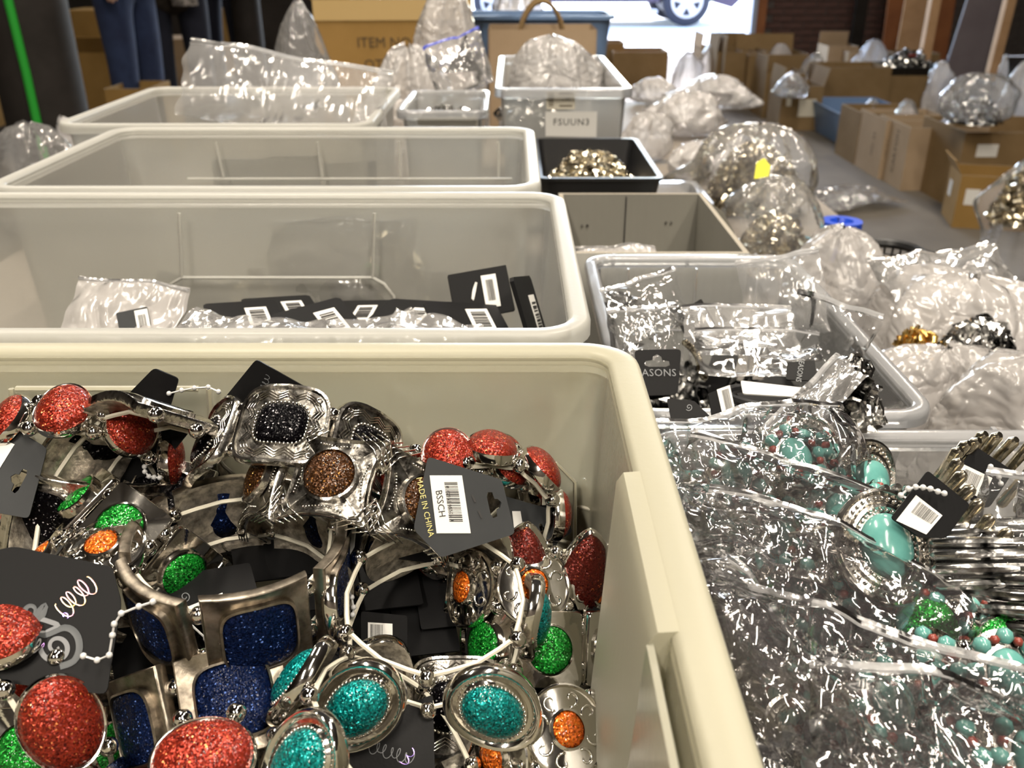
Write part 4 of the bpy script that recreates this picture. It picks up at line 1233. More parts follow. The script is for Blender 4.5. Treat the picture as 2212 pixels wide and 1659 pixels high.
bead_loop('plastic ball loop across the black square stones', [(268, 1092), (286, 1086), (304, 1088), (325, 1092), (346, 1103)], .325)
bead_loop('plastic ball loop draped on the top bare back', [(365, 850), (392, 843), (420, 838), (450, 836), (472, 846)], .340)
bead_loop('plastic ball loop hanging inside the navy ring', [(338, 1306), (363, 1312), (388, 1326), (445, 1380)], .295)
bead_loop('plastic ball loop at the left end of the teal ring', [(716, 1228), (728, 1238), (748, 1262), (760, 1290), (764, 1312), (762, 1328)], .312)

# ================================================================== clear box with bagged cards (beside the grey carton)
pl = Plane(1425, 805, .412, 3, -14)
t = card('hang_tag', 'black rounded card lettered along its middle, hook slot on top', pl, [(1370, 756), (1472, 754), (1464, 852), (1385, 855)], 'blk', holes=[slot_px(1420, 783, 1.85, 0)], rad=.0022, cat='card')
print_text(t, pl, 'SEASONS', 1412, 806, 17, 0, 'grey_ink', .412, spacing=1.05)
pl = Plane(1495, 680, .52, 5, -16)
t = card('hang_tag', 'black card with hook slot poking out behind a wrapper', pl, [(1458, 680), (1515, 645), (1546, 700), (1480, 725)], 'blk', holes=[slot_px(1513, 678, 1.2, 60)], rad=.001, cat='card')
for k, (x, y, ya) in enumerate(((1655, 700, 40), (1680, 705, 46), (1702, 712, 42))):
    pl = Plane(x, y, .50 - .004 * k, ya, -6)
    card('hang_tag', ('first of three black cards on edge at the clear box side wall', 'middle of three black cards on edge at the clear box side wall', 'last of three black cards on edge at the clear box side wall')[k], pl, [(x - 16, y - 40), (x + 14, y - 34), (x + 12, y + 26), (x - 18, y + 22)], 'blk', rad=.0015, cat='card')
pl = Plane(1720, 800, .425, -6, -38)
t = card('hang_tag', 'black card lettered upside down between two bags', pl, [(1700, 782), (1760, 778), (1765, 822), (1698, 820)], 'blk', cat='card')
print_text(t, pl, 'SEASONS', 1728, 800, 12, -104, 'grey_ink', .425)
pl = Plane(1555, 868, .40, 10, -20)
t = card('hang_tag', 'small black card with barcode at the front of the clear box', pl, [(1530, 850), (1575, 832), (1590, 900), (1538, 900)], 'blk', cat='card')
sticker(t, pl, [(1548, 842), (1576, 832), (1588, 888), (1560, 895)], (.3, .1, .85, .9), 14)
pl = Plane(1475, 880, .395, 0, -25)
t = card('hang_tag', 'black card lying at the near left corner of the clear box', pl, [(1440, 860), (1500, 866), (1540, 905), (1450, 905)], 'blk', cat='card')
ribbon(t, pl, spiral((1488, 880), 1, 8, 0, 500, 14), 1.6, 'grey_ink', .395, 'scroll')
pl = Plane(1655, 842, .405, -5, -50)
t = card('hang_tag', 'long silver-grey sticker card lying on the black ring', pl, [(1600, 822), (1740, 838), (1738, 858), (1605, 850)], 'white_label', cat='card')
rnd = random.Random(31)
for k in range(26):
    o = copy_tree(p2_)
    o.matrix_basis = Matrix.Translation((rnd.uniform(.078, .182), rnd.uniform(.41, .61), TZ + .022 + .05 * rnd.random())) @ Euler((R(rnd.gauss(0, 22) + (180 if k % 3 else 0)), R(rnd.gauss(0, 22)), rnd.uniform(0, 6.28))).to_matrix().to_4x4()
    tag(o, 'black jewellery card under the wrappers in the small clear box', 'card', 'cards in the small clear box')
heap('grey_trinkets', 'silver pieces and wrappers in the bottom of the clear box', (.130, .51, TZ + .003), .062, .105, .055, 44, 'foil_grey', n=420, size=.007, dome=False)
heap('silver_trinkets', 'bundle of silver chain in a bag at the clear box side', at(1830, 860, .405) - V((0, 0, .012)), .016, .012, .026, 45, 'foil_grey', n=130, size=.004)
tag(MB().tube([(.021 * math.cos(k * math.pi / 14), .015 * math.sin(k * math.pi / 14), 0) for k in range(28)], .0022, 8, closed=True).obj('bangle', M['black_plastic'], None, Matrix.Translation(at(1668, 862, .412)) @ Euler((R(-8), R(6), 0)).to_matrix().to_4x4()), 'glossy black bangle under the long sticker card', 'bracelet')
ch = MB()
for k in range(18):
    u = k / 17
    ch.ball(at(1480 + 50 * u + 8 * math.sin(5 * u), 740 + 75 * u, .455 - .012 * u), .0019, 6, 5)
tag(ch.obj('bead_chain', M['foil']), 'silver bead chain trailing beside the lettered card', 'necklace')
for k, (lb, px, py, t_, yw, pt, ro, w_, h_, pf, am, mt) in enumerate((
        ('clear bag with a bright creased peak at the back left of the clear box', 1400, 660, .50, 6, -25, 18, .045, .036, .005, .003, 'film'),
        ('milky zip bag lying flat with a bluish zip in the clear box', 1600, 712, .47, 0, -38, 0, .058, .034, .003, .0015, 'film_mid'),
        ('clear zip bag of chain behind the lettered card', 1395, 735, .455, 4, -22, 4, .036, .038, .006, .003, 'film'),
        ('flat zip bag with a white edge across the middle of the clear box', 1640, 760, .445, 0, -40, -2, .062, .030, .003, .0015, 'film'),
        ('upright clear bag leaning on the far corner of the clear box', 1690, 640, .56, -25, -8, 8, .05, .055, .004, .004, 'film_mid'),
        ('large clear bag against the side wall of the clear box', 1775, 735, .470, -42, -14, -20, .05, .045, .005, .003, 'film'),
        ('narrow strip bag standing in the near corner of the clear box', 1760, 870, .385, -12, -30, 48, .050, .016, .003, .004, 'film_mid'))):
    pillow_bag('zip_bag', lb, pose(px, py, t_, yw, pt, ro), w_, h_, pf, am, 500 + k, mt, nu=44, nv=34)

# ================================================================== turquoise bracelets in crackly bags, near right
def tb_(label, px, py, t_, axis, kind, n, Rr, phase=0, gem='turq', metal='antique', **k):
    return bracelet(label, at(px, py, t_ + (0 if 'cuff' in label or 'large ' in label else .020)), axis, kind, gem, n, Rr, phase, metal=metal, **k)
tb_('turquoise cluster bracelet in the topmost bag, beside the tub rim', 1655, 1060, .338, (.2, -.75, -.5), 'cluster', 8, .028, 0)
tb_('silver oval plate bracelet in the topmost bag', 1745, 1075, .345, (-.4, -.7, -.4), 'concho', 6, .028, 10)
tb_('turquoise cluster bracelet in the second bag', 1765, 1165, .325, (.15, -.75, -.55), 'cluster', 8, .028, 6)
tb_('large turquoise oval bracelet with beaded silver rims', 1838, 1222, .322, (-.05, -.70, -.62), 'concho', 6, .030, 2, keep=[0, 2, 3, 4])
tb_('turquoise cluster bracelet in the third bag', 1800, 1290, .305, (.1, -.7, -.6), 'cluster', 8, .028, -8)
tb_('turquoise and coral bracelet at the far end of the third bag', 2020, 1390, .288, (-.2, -.7, -.6), 'cluster', 8, .027, 4)
tb_('turquoise cluster bracelet in the fourth bag', 1880, 1530, .268, (.1, -.7, -.6), 'cluster', 8, .027, 0)
tb_('turquoise cluster bracelet at the right edge of the fourth bag', 2100, 1480, .268, (-.1, -.7, -.6), 'cluster', 8, .027, 12)
tb_('turquoise cluster bracelet in the bottom right corner', 2140, 1640, .250, (0, -.7, -.6), 'cluster', 8, .027, 3)
tb_('silver backed bracelet in the bag at the bottom edge', 1650, 1420, .285, (.3, -.6, .4), 'concho', 6, .028, 14)
tb_('dark engraved bracelet in the bottom bag', 1700, 1640, .285, (.1, -.7, -.5), 'engraved', 7, .032, 0, gem='g_black')
tb_('ribbed silver stretch cuff standing on end beside the barcode tags', 2205, 1140, .315, (.25, -.25, .9), 'bar', 30, .030, 0, gem='g_black', metal='foil', beads=False, name='ribbed_cuff')
tb_('small ribbed silver cuff under the nearer barcode tag', 1975, 1185, .318, (.1, -.1, 1), 'bar', 22, .017, 0, gem='g_black', metal='foil_grey', beads=False, name='ribbed_cuff')
tb_('ribbed silver cuff curled beside the dark script tag', 2120, 1250, .300, (.9, -.3, .25), 'bar', 24, .017, 0, gem='g_black', metal='foil_grey', beads=False, name='ribbed_cuff')
tb_('ribbed silver cuff at the right edge below the script tag', 2215, 1330, .29, (.5, -.6, .4), 'bar', 24, .018, 0, gem='g_black', metal='foil_grey', beads=False, name='ribbed_cuff')
brc('green glitter bracelet poking out at the right edge of the bags', 2160, 1408, .278, (.1, .3, .95), (.3, .9, -.3), 'oval', 'g_green', 8, .027)
pl = Plane(2010, 1095, .290, 8, -24)
t = card('hang_tag', 'black barcode tag, nearer of two by the clear wall', pl, [(2004, 1016), (2096, 1090), (2045, 1162), (1985, 1160), (1925, 1118)], 'blk', rad=.0012)
sticker(t, pl, [(1978, 1070), (2035, 1114), (2000, 1155), (1935, 1125)], (.2, .1, .9, .55), 15)
pl = Plane(2125, 1030, .322, 6, -22)
t = card('hang_tag', 'black barcode tag with round hole, farther of two by the clear wall', pl, [(2104, 962), (2190, 1018), (2135, 1100), (2050, 1050)], 'blk', rad=.0022)
sticker(t, pl, [(2080, 1003), (2143, 1033), (2122, 1078), (2062, 1050)], (.12, .15, .68, .7), 16)
pl = Plane(2180, 1240, .312, 0, -28)
t = card('hang_tag', 'dark tag with pale script at the right edge', pl, [(2090, 1190), (2260, 1170), (2270, 1340), (2130, 1330)], 'blk')
ribbon(t, pl, script_line((2160, 1245), (2225, 1262), 12, 5), 1.6, 'grey_ink', .312, 'script')
pl = Plane(1710, 1010, .350, 4, -20)
card('hang_tag', 'dark tag with a punched hole inside the topmost bag', pl, [(1588, 940), (1640, 935), (1760, 1010), (1765, 1070), (1700, 1060)], 'blk_grey')
pl = Plane(2150, 1380, .29, 0, -40)
card('hang_tag', 'large charcoal tag under the ribbed cuffs at right', pl, [(2060, 1290), (2250, 1300), (2270, 1460), (2120, 1420)], 'blk_grey')
for k, (px, py, t_) in enumerate(((1560, 1180, .34), (1600, 1330, .31), (1760, 1400, .295), (1930, 1330, .31), (1640, 1540, .275), (2020, 1560, .275), (1830, 1090, .36), (1960, 1470, .29))):
    pl = Plane(px, py, t_ + .012, random.uniform(-10, 10), -40)
    card('hang_tag', 'dark tag buried under the bags of turquoise bracelets', pl, [(px - 80, py - 50), (px + 70, py - 60), (px + 90, py + 40), (px - 60, py + 60)], 'blk', group='dark tags under the turquoise bags')
heap('dark_trinkets', 'dark jewellery filling the near right box', (.19, .25, TZ + .003), .115, .10, .085, 61, 'antique', n=600, size=.009, dome=False)
bead_loop('plastic ball loop on the nearer barcode tag', [(1946, 1070), (1962, 1056), (1978, 1052), (1994, 1053), (2010, 1056), (2026, 1062), (2040, 1066)], .286)
bead_loop('plastic ball loop on the farther barcode tag', [(2140, 1008), (2150, 1018), (2158, 1030), (2162, 1045)], .317)
for k, (lb, px, py, t_, yw, pt, ro, w_, h_, pf, am, mt) in enumerate((
        ('topmost crackly bag of turquoise bracelets, its zip end at the tub rim', 1640, 1010, .335, 4, -34, 8, .088, .050, .012, .008, 'film_fine'),
        ('second crackly bag, holding the large turquoise oval', 1740, 1165, .308, 2, -36, -24, .098, .050, .013, .008, 'film_fine'),
        ('third crackly bag with the coral and turquoise bracelets', 1840, 1330, .285, 2, -36, -26, .108, .052, .013, .008, 'film_fine'),
        ('fourth crackly bag across the lower right', 1870, 1520, .258, 0, -36, -24, .105, .050, .012, .008, 'film_fine'),
        ('crackly bag along the tub rim at the bottom edge', 1640, 1480, .270, 8, -30, -58, .080, .045, .012, .008, 'film_fine'),
        ('crackly bag in the bottom right corner', 2080, 1650, .240, 0, -36, -10, .080, .045, .012, .008, 'film_fine'),
        ('clear bag round the standing ribbed cuff', 2225, 1190, .292, 0, -24, -30, .040, .045, .008, .005, 'film'),
        )):
    pillow_bag('zip_bag', lb, pose(px, py, t_, yw, pt, ro), w_, h_, pf, am, 700 + k, mt, nu=90, nv=64, ncr=12, lo=.12, hi=.9)

# ================================================================== bags and bins along the right of the table
def pan(name, label, loc, w_, d_, h, mat, cat, flare=.02, rad=.03):
    t = thing(name, label, cat, loc)
    r0 = lambda o, z: [(x, y, z) for x, y in rrect(w_ + o * 2, d_ + o * 2, rad, 6)]
    MB().loft([r0(-flare, 0), r0(0, h), r0(.006, h), r0(.006, h - .006), r0(.008, h - .006), r0(.008, h + .002), r0(-.002, h + .002), r0(-flare - .002, .003)]).obj('shell', M[mat], t, flatang=40)
    return t
pan('plastic_bin', 'turquoise plastic bin under the bag of silver jewellery', (at(1690, 524, z=.645).x, at(1690, 524, z=.645).y, TZ), .075, .05, .033, 'turq_plastic', 'bin')
pan('plastic_bin', 'bright blue plastic bin behind the pointed bag', (at(1818, 480, z=.66).x, at(1818, 480, z=.66).y, TZ), .032, .03, .05, 'blue_plastic', 'bin')
bc = at(1925, 552, z=TZ + .075)
t = thing('mesh_basket', 'black mesh basket at the edge of the table behind bags', 'basket', (bc.x, bc.y, TZ))
r0 = lambda w_, d_, z: [V((x, y, z)) for x, y in rrect(w_, d_, .03, 6)]
MB().tube(r0(.065, .085, .075), .005, 8, closed=True).obj('rim', M['black_plastic'], t)
MB().loft([[tuple(p) for p in r0(.05, .07, .002)], [tuple(p) for p in r0(.05, .07, .004)]]).obj('base', M['black_plastic'], t)
ws = MB()
for q, p in enumerate(zip(r0(.05, .07, .003), r0(.065, .085, .075))): ws.tube(p, .0012, 4)
for z in (.02, .035, .05, .064): ws.tube(r0(.05 + .015 * z / .075, .07 + .015 * z / .075, z), .001, 4, closed=True)
ws.obj('wire_mesh', M['black_plastic'], t)
sack('plastic_bag', 'open bag of silver jewellery standing in the turquoise bin', (1560, 375, 1800, 525), .98, TZ + .02, 81, 'film_mid', content=1, fill=.5, fillmat='foil', fname='silver_trinkets', flabel='silver jewellery in the bag in the turquoise bin', peak=.5, amp=.28, flare=.35)
sack('plastic_bag', 'big clear bag with a yellow sticker, upright behind the turquoise bin', (1490, 262, 1768, 470), 1.30, TZ, 82, 'film_mid', content=1, fill=.7, fillmat='foil', fname='silver_trinkets', flabel='silver jewellery in the big clear bag with the yellow sticker', peak=.32, amp=.25, flare=.3)
MB_ = MB().plate([[(-.010, -.012), (.008, -.008), (.011, .006), (.004, .016), (-.006, .010)]], 0, .001)
tag(MB_.obj('sticker_tag', M['yellow'], None, pose(1645, 368, 1.16, 0, -10, 0), smooth=False), 'bright yellow paper tag on the bag of silver jewellery', 'tag')
sack('plastic_bag', 'pointed milky bag at the corner of the small clear box', (1690, 478, 1930, 700), .80, TZ, 83, 'film_milky', peak=.5, amp=.3, flare=.4, ncr=12, bulge=1.2)
sack('plastic_bag', 'wide milky bag of silver chain right of the small clear box', (1880, 585, 2290, 800), .70, TZ, 84, 'film_milky', peak=.35, amp=.25, flare=.25, ry=.09, ncr=12)
heap('silver_trinkets', 'silver chain showing through the wide milky bag', at(2095, 800, .655), .030, .022, .032, 85, 'foil_grey', n=420, size=.006)
heap('gold_trinkets', 'gold pieces showing at the foot of the wide milky bag', at(1975, 760, .655), .014, .014, .014, 86, 'goldbit', n=60, size=.004)
pillow_bag('zip_bag', 'clear zip bag lying on the wide milky bag, its header raised', pose(2040, 590, .73, -6, -48, 14), .105, .06, .008, .006, 87, 'film_mid', nu=44, nv=34)
sack('plastic_bag', 'milky bag slumped against the right wall of the small clear box', (2020, 760, 2400, 960), .56, TZ, 88, 'film_milky', peak=.3, amp=.28, flare=.3, ncr=12)
sack('plastic_bag', 'small milky bag wedged between the box wall and the wide bag', (1880, 740, 2180, 900), .62, TZ, 89, 'film_milky', peak=.3, amp=.28, flare=.3, ncr=12)
sack('plastic_bag', 'milky bag behind the grey carton, filled with grey pieces', (1440, 300, 1600, 430), 1.5, TZ, 90, 'film_milky', peak=.4, amp=.25)
sack('plastic_bag', 'tall white bag at the corner of the labelled tub', (1345, 240, 1450, 350), 1.62, TZ, 91, 'film_milky', peak=.35, amp=.2)
sack('plastic_bag', 'white bag standing in the row behind the labelled tub corner', (1395, 195, 1570, 330), 1.85, TZ, 92, 'film_milky', peak=.35, amp=.2)
sack('plastic_bag', 'bluish white bag at the far end of the table', (1440, 160, 1640, 290), 2.2, TZ, 93, 'film_milky', peak=.45, amp=.3)
sack('plastic_bag', 'slack white bag hanging at the far table corner', (1360, 165, 1460, 260), 2.25, TZ, 94, 'film_milky', peak=.4, amp=.3)
pan('clear_dish', 'small clear dish between the black tray and the bags', (.205, 1.20, TZ), .09, .12, .05, 'tub_clearrim', 'dish', .006, .012)
pan('clear_dish', 'smaller clear dish in front of another near the black tray', (.205, 1.06, TZ), .08, .10, .04, 'tub_clearrim', 'dish', .006, .012)
pillow_bag('plastic_sheet', 'empty clear bag lying on the concrete floor in the aisle', Matrix.Translation(at(1820, 425, z=.03)) @ Euler((0, 0, R(24))).to_matrix().to_4x4(), .42, .30, .02, .02, 95, 'film_mid', zipstrip=False)

# ================================================================== bags over the far tubs
pillow_bag('zip_bag', 'large clear zip bag standing over the fourth tub', pose(615, 200, .90, 2, -8, -9), .205, .082, .012, .004, 101, 'film_mid', nu=70, nv=44, zipstrip=True, lo=.6, hi=2.2, ncr=5)
sack('plastic_bag', 'clear bag drawn up to a knotted peak behind the large zip bag', (540, 5, 760, 210), 1.32, TZ, 102, 'film_mid', peak=.8, amp=.08, flare=.25, ncr=6, bulge=1.15, ears=.3)
sack('plastic_bag', 'shiny clear bag lying in front of the printed carton', (770, 100, 1000, 205), 1.25, TZ, 103, 'film_milky', peak=.45, amp=.25, ry=.08)
pillow_bag('zip_bag', 'blue-zip clear bag with a black card on the short clear tub', pose(990, 140, 1.12, -14, -14, 18), .075, .085, .014, .006, 104, 'film_mid', nu=44, nv=40, zipmat='zip_blue')
tag(MB().plate([[(-.020, -.016), (.022, -.022), (.010, .030)]], -.001, .001).obj('black_card', M['blk'], None, pose(995, 125, 1.115, -10, -10, 8), smooth=False), 'black cut card inside the blue-zip bag', 'card')
heap('black_trinkets', 'black jewellery in the short clear tub', (-.075, 1.065, TZ + .004), .036, .06, .165, 105, 'foil_grey', n=330, size=.008, dome=False)
heap('grey_trinkets', 'bluish bagged jewellery in the tall labelled tub', (.03, 1.30, TZ + .004), .045, .10, .14, 106, 'foil_grey', n=260, size=.010, dome=False)
sack('plastic_bag', 'milky bag bulging from the tall labelled tub', (1065, 78, 1320, 215), 1.36, TZ + .02, 107, 'film_milky', peak=.35, amp=.22, ncr=11, flare=.3)
sack('plastic_bag', 'shiny clear bag rising between the printed carton and the paper bag', (880, -40, 1065, 130), 1.45, TZ, 108, 'film_milky', peak=.5, amp=.3, ncr=11)
t = carton('printed_carton', 'golden brown carton with black print behind the clear bags', (-.235, 1.98, TZ), (.30, .26, .262), 4, 'card_gold', flaps=(('x-', 35), ('x+', 55), ('y+', 75)), fl=.09, tape=False,
       prints=(('y-', .02, .185, 'ITEM NO.  KZ83', .026, 'ink_brown', 0), ('y-', -.035, .145, 'QTY', .026, 'ink_brown', 0)))
MB().box((0, -.1315, .243), (.30, .001, .036)).obj('tape', M['tape'], t, smooth=False)
sack('plastic_bag', 'clear wrinkled bag lying in the printed carton', (740, -60, 960, 60), 1.9, TZ + .16, 109, 'film_milky', peak=.4, amp=.3)
t = thing('paper_bag', 'pale paper bag with twisted brown handles behind the tall tub', 'bag', (.06, 1.98, TZ))
MB().loft([[(x, y, z) for x, y in rrect(.215, .16, .004, 2)] for z in (0, .195, .205)], cap1=False).obj('body', M['card_pale'], t, smooth=False)
for yy in (-.055, .05):
    MB().tube([(-.045 + .0 * k + .09 * k / 12, yy, .19 + .065 * math.sin(math.pi * k / 12) ** .6) for k in range(13)], .0042, 7).obj('handle', M['card'], t)
pan('plastic_bin', 'slate blue bin behind the paper bag', (.05, 2.23, TZ), .34, .20, .215, 'slate_plastic', 'bin', .02)
sack('foil_bag', 'white foil bag in the slate blue bin', (1045, -50, 1190, 62), 2.2, TZ + .08, 110, 'film_milky', peak=.4, amp=.35)
# left end of the table
sack('plastic_bag', 'clear bag of silver pieces hanging at the left table edge', (-40, 262, 190, 420), 1.12, TZ, 111, 'film_mid', content=1, fill=.6, fillmat='foil_grey', fname='silver_trinkets', flabel='silver pieces in the bag at the left table edge', peak=.4, amp=.28, ncr=12)
sack('foil_bag', 'bright foil bag beside the dark steel column', (100, 252, 185, 345), 1.22, TZ, 112, 'film_milky', peak=.5, amp=.35)
sack('plastic_bag', 'small clear bag at the left corner of the fourth tub', (190, 235, 290, 310), 1.20, TZ, 113, 'film_mid', peak=.45, amp=.3)

# ================================================================== cartons on the floor, right of the aisle
def fl(px, py): return at(px, py, z=0)
def row_carton(lb, px0, pxe, py_bot, py_top, depth=.34, w_=None, mat='card', rz=0, **k):
    """front bottom-left corner at (px0, py_bot) on the floor; front face reaches to pixel pxe; top edge at py_top"""
    p = fl(px0, py_bot)
    tt = p.y * CP + (CAMZ - p.z) * SP
    w_ = w_ or (pxe - px0) * tt / FPX
    q = at(px0, py_top, y=p.y)
    return carton('carton', lb, (p.x + w_ / 2, p.y + depth / 2, 0), (w_, depth, q.z), rz, mat, **k)
row_carton('narrow carton at the far end of the right-hand row', 1844, 1872, 356, 244, .30, .30, 'card', group='cartons beside the aisle')
row_carton('second carton of the right-hand row, bag on its top', 1895, 1930, 387, 260, .34, .32, 'card_pale', group='cartons beside the aisle', prints=(('x-', .05, .14, 'NO. 24', .035, 'ink_brown', 90),))
row_carton('taped carton with dark print on its side in the right-hand row', 1943, 2010, 412, 276, .36, .34, 'card_pale', flaps=(), group='cartons beside the aisle', prints=(('x-', .06, .15, 'CARTON', .045, 'ink_brown', 90), ('x-', -.05, .15, 'G.W.', .045, 'ink_brown', 90)))
row_carton('largest tan carton with a white sticker, silver bag on top', 2052, 2290, 450, 286, .40, .46, 'card', group='cartons beside the aisle', labels=(('y-', -.13, .235, .085, .05, 'white_label'),))
p = fl(2075, 500)
carton('carton', 'small golden carton with sticker at the foot of the largest carton', (p.x + .19, p.y + .12, 0), (.36, .22, .20), -14, 'card_gold', labels=(('x-', -.04, .12, .05, .06, 'white_label'), ('y-', -.13, .12, .05, .06, 'white_label')), flaps=(('x-', 60),), fl=.06, group='cartons beside the aisle')
sack('plastic_bag', 'big clear bag of silver pieces on the largest carton', (2030, 155, 2190, 292), 3.55, .34, 121, 'film_mid', peak=.4, amp=.18, flare=.3, content=1, fill=.5, fillmat='foil_grey', fname='silver_trinkets', flabel='silver pieces in the bag on the largest carton')
sack('plastic_bag', 'clear bag on the far narrow carton', (1840, 215, 1920, 270), 4.7, .01, 122, 'film_mid', amp=.3)
sack('plastic_bag', 'clear bag sagging on the second carton of the row', (1915, 215, 2000, 275), 4.3, .01, 123, 'film_mid', amp=.3)
sack('plastic_bag', 'knotted clear bag of silver at the right edge of the aisle', (2125, 330, 2300, 520), 2.6, .0, 124, 'film_mid', peak=.6, amp=.2, flare=.4)
heap('silver_trinkets', 'silver pieces in the knotted bag at the right edge', at(2205, 480, 2.6), .085, .07, .12, 125, 'foil', n=420, size=.018)
p = fl(1772, 300)
pan('plastic_bin', 'slate blue plastic crate on the floor beside the far cartons', (p.x + .22, p.y + .05, 0), .40, .70, .17, 'slate_plastic', 'bin', .03)
sack('plastic_bag', 'clear bag heaped on the carton behind the largest one', (2150, 130, 2260, 235), 4.6, 0, 126, 'film_milky', amp=.35)
# middle row
for lb, px0, pxe, pb, pt_, d_, w_, mt, kw in (
        ('slim carton nearest the doorway in the middle row', 1540, 1560, 226, 112, .34, .26, 'card', dict(flaps=(('x-', 95), ('y+', 95)))),
        ('carton with pale side second from the doorway', 1556, 1582, 232, 112, .34, .28, 'card', dict(flaps=(('x-', 95),))),
        ('wide brown carton behind the middle row', 1606, 1740, 236, 118, .40, .40, 'card', dict(flaps=(('y+', 80),))),
        ('carton with pink-lit side in the middle row', 1645, 1668, 256, 158, .30, .24, 'card', dict(flaps=(('x-', 92),))),
        ('open carton with a clear bag inside, nearest in the middle row', 1680, 1750, 282, 186, .28, .24, 'card', dict(flaps=(('x+', 75), ('x-', 95)), labels=(('y-', -.075, .19, .03, .10, 'paper_label'), ('y-', .035, .13, .10, .10, 'paper_label'))))):
    row_carton(lb, px0, pxe, pb, pt_, d_, w_, mt, group='cartons by the doorway', **kw)
row_carton('broad brown carton panel right of the middle row', 1768, 1908, 262, 146, .34, None, 'card', group='cartons by the doorway')
sack('plastic_bag', 'clear bag rising from the open carton in the middle row', (1660, 155, 1760, 210), 5.15, .20, 131, 'film_mid', amp=.3)
sack('plastic_bag', 'bluish clear bag behind the open carton in the middle row', (1715, 115, 1800, 180), 5.9, 0, 132, 'film_mid', amp=.3)
sack('plastic_bag', 'shiny bag on the wide brown carton', (1640, 95, 1730, 135), 6.2, .01, 133, 'film_milky', amp=.35)
p = fl(1905, 262)
carton('carton', 'dark shadowed carton under the black tray of shiny packs', (p.x + .20, p.y + .25, 0), (.40, .36, .26), 0, 'card', openbox=False)
t = pan('black_tray', 'black tray of shiny packs on the shadowed carton', (p.x + .20, p.y + .25, .261), .36, .32, .05, 'black_plastic', 'tray', .02)
heap('shiny_packs', 'shiny packs in the far black tray', (p.x + .20, p.y + .25, .266), .15, .13, .10, 134, 'foil_grey', n=90, size=.03)
tag(MB().box((0, 0, 0), (.05, .02, .012), bev=.004).obj('red_pack', M['coral'], None, Matrix.Translation((p.x + .19, p.y + .17, .375)), smooth=False), 'small red pack on the shiny packs in the far tray', 'packet')
p = fl(1995, 262)
pan('black_tub', 'black tub behind the second carton of the right-hand row', (p.x + .22, p.y + .2, 0), .42, .36, .22, 'black_plastic', 'bin', .03)
sack('plastic_bag', 'clear bag of packs in the black tub', (1995, 135, 2065, 215), 5.3, .05, 135, 'film_milky', amp=.35)
for lb, px, pb, pt_, w_, mt in (('far pale carton with an upright flap near the brick wall', 1782, 160, 100, .26, 'card_pale'), ('far pale carton beside the foil packs', 1826, 165, 112, .20, 'card_pale'), ('far carton under bluish foil packs', 1868, 168, 114, .22, 'card_pale'), ('long brown carton at the foot of the timber post', 1902, 172, 116, .46, 'card')):
    row_carton(lb, px, px + 30, pb, pt_, .30, w_, mt, flaps=(('y+', 95),) if 'flap' in lb else (), group='far cartons by the brick wall')
sack('foil_bag', 'bluish foil pack on the far cartons', (1840, 85, 1930, 135), 7.4, 0, 136, 'film_milky', amp=.4)
sack('plastic_bag', 'shiny bag beside the timber post', (1990, 130, 2070, 185), 6.0, 0, 137, 'film_mid', amp=.4)
sack('plastic_bag', 'crumpled bag standing behind the big clear bag', (2150, 120, 2185, 175), 5.5, 0, 138, 'film_milky', amp=.4)
row_carton('brown carton beside the doorway, left of the light', 1322, 1440, 185, 112, .40, None, 'card', group='cartons by the doorway')
row_carton('dark carton behind the labelled tub by the doorway', 1296, 1345, 180, 92, .30, None, 'card', group='cartons by the doorway')
row_carton('carton in the glare of the doorway with bags on it', 1508, 1540, 205, 105, .36, .30, 'card', group='cartons by the doorway', flaps=(('x-', 95),))
sack('plastic_bag', 'white bag glaring in the doorway light', (1440, 110, 1530, 215), 6.3, .0, 139, 'film_milky', amp=.3)
sack('plastic_bag', 'white bag on the carton in the doorway glare', (1500, 88, 1590, 130), 6.4, 0, 140, 'film_milky', amp=.3)

# ================================================================== timber and panels against the far right wall
def leaning(name, label, px0, px1, py_b, lean, t_, mat, cat, th=.03, H=1.6, skew=0):
    a, b2 = at(px0, py_b, t_), at(px1, py_b, t_)
    w_ = (b2 - a).length
    o = MB().box((0, 0, H / 2), (w_, th, H), bev=.003).obj(name, M[mat], None, Matrix.Translation(((a.x + b2.x) / 2, a.y, 0)) @ Euler((R(-lean), R(skew), 0)).to_matrix().to_4x4(), smooth=False)
    return tag(o, label, cat)
leaning('plywood_sheet', 'orange stained plywood sheet by the brick wall', 1905, 1990, 110, 6, 8.6, 'wood_orange', 'board', .03, 1.8)
leaning('hardboard_sheet', 'pale pinkish board leaning in front of the plywood', 1935, 2000, 110, 14, 8.0, 'wood_pale', 'board', .02, .62, 6)
leaning('timber_post', 'raw timber post standing behind the shiny bags', 1978, 1998, 170, 0, 6.6, 'wood_pale', 'post', .07, 2.4)
leaning('plywood_sheet', 'reddish plywood sheet between the two timber posts', 2000, 2045, 120, 4, 8.2, 'wood_orange', 'board', .03, 1.8)
leaning('timber_post', 'raw timber post beside the grey leaning panel', 2132, 2152, 150, 0, 6.6, 'wood_pale', 'post', .07, 2.4, 2)
leaning('laminate_board', 'grey laminate panel leaning between the timber posts', 2040, 2125, 135, 8, 7.2, 'purple_grey', 'panel', .03, 1.6, 11)
leaning('wall_plank', 'weathered upright plank at the end of the brick wall', 1832, 1858, 115, 0, 8.9, 'steel_paint', 'plank', .05, 2.2)

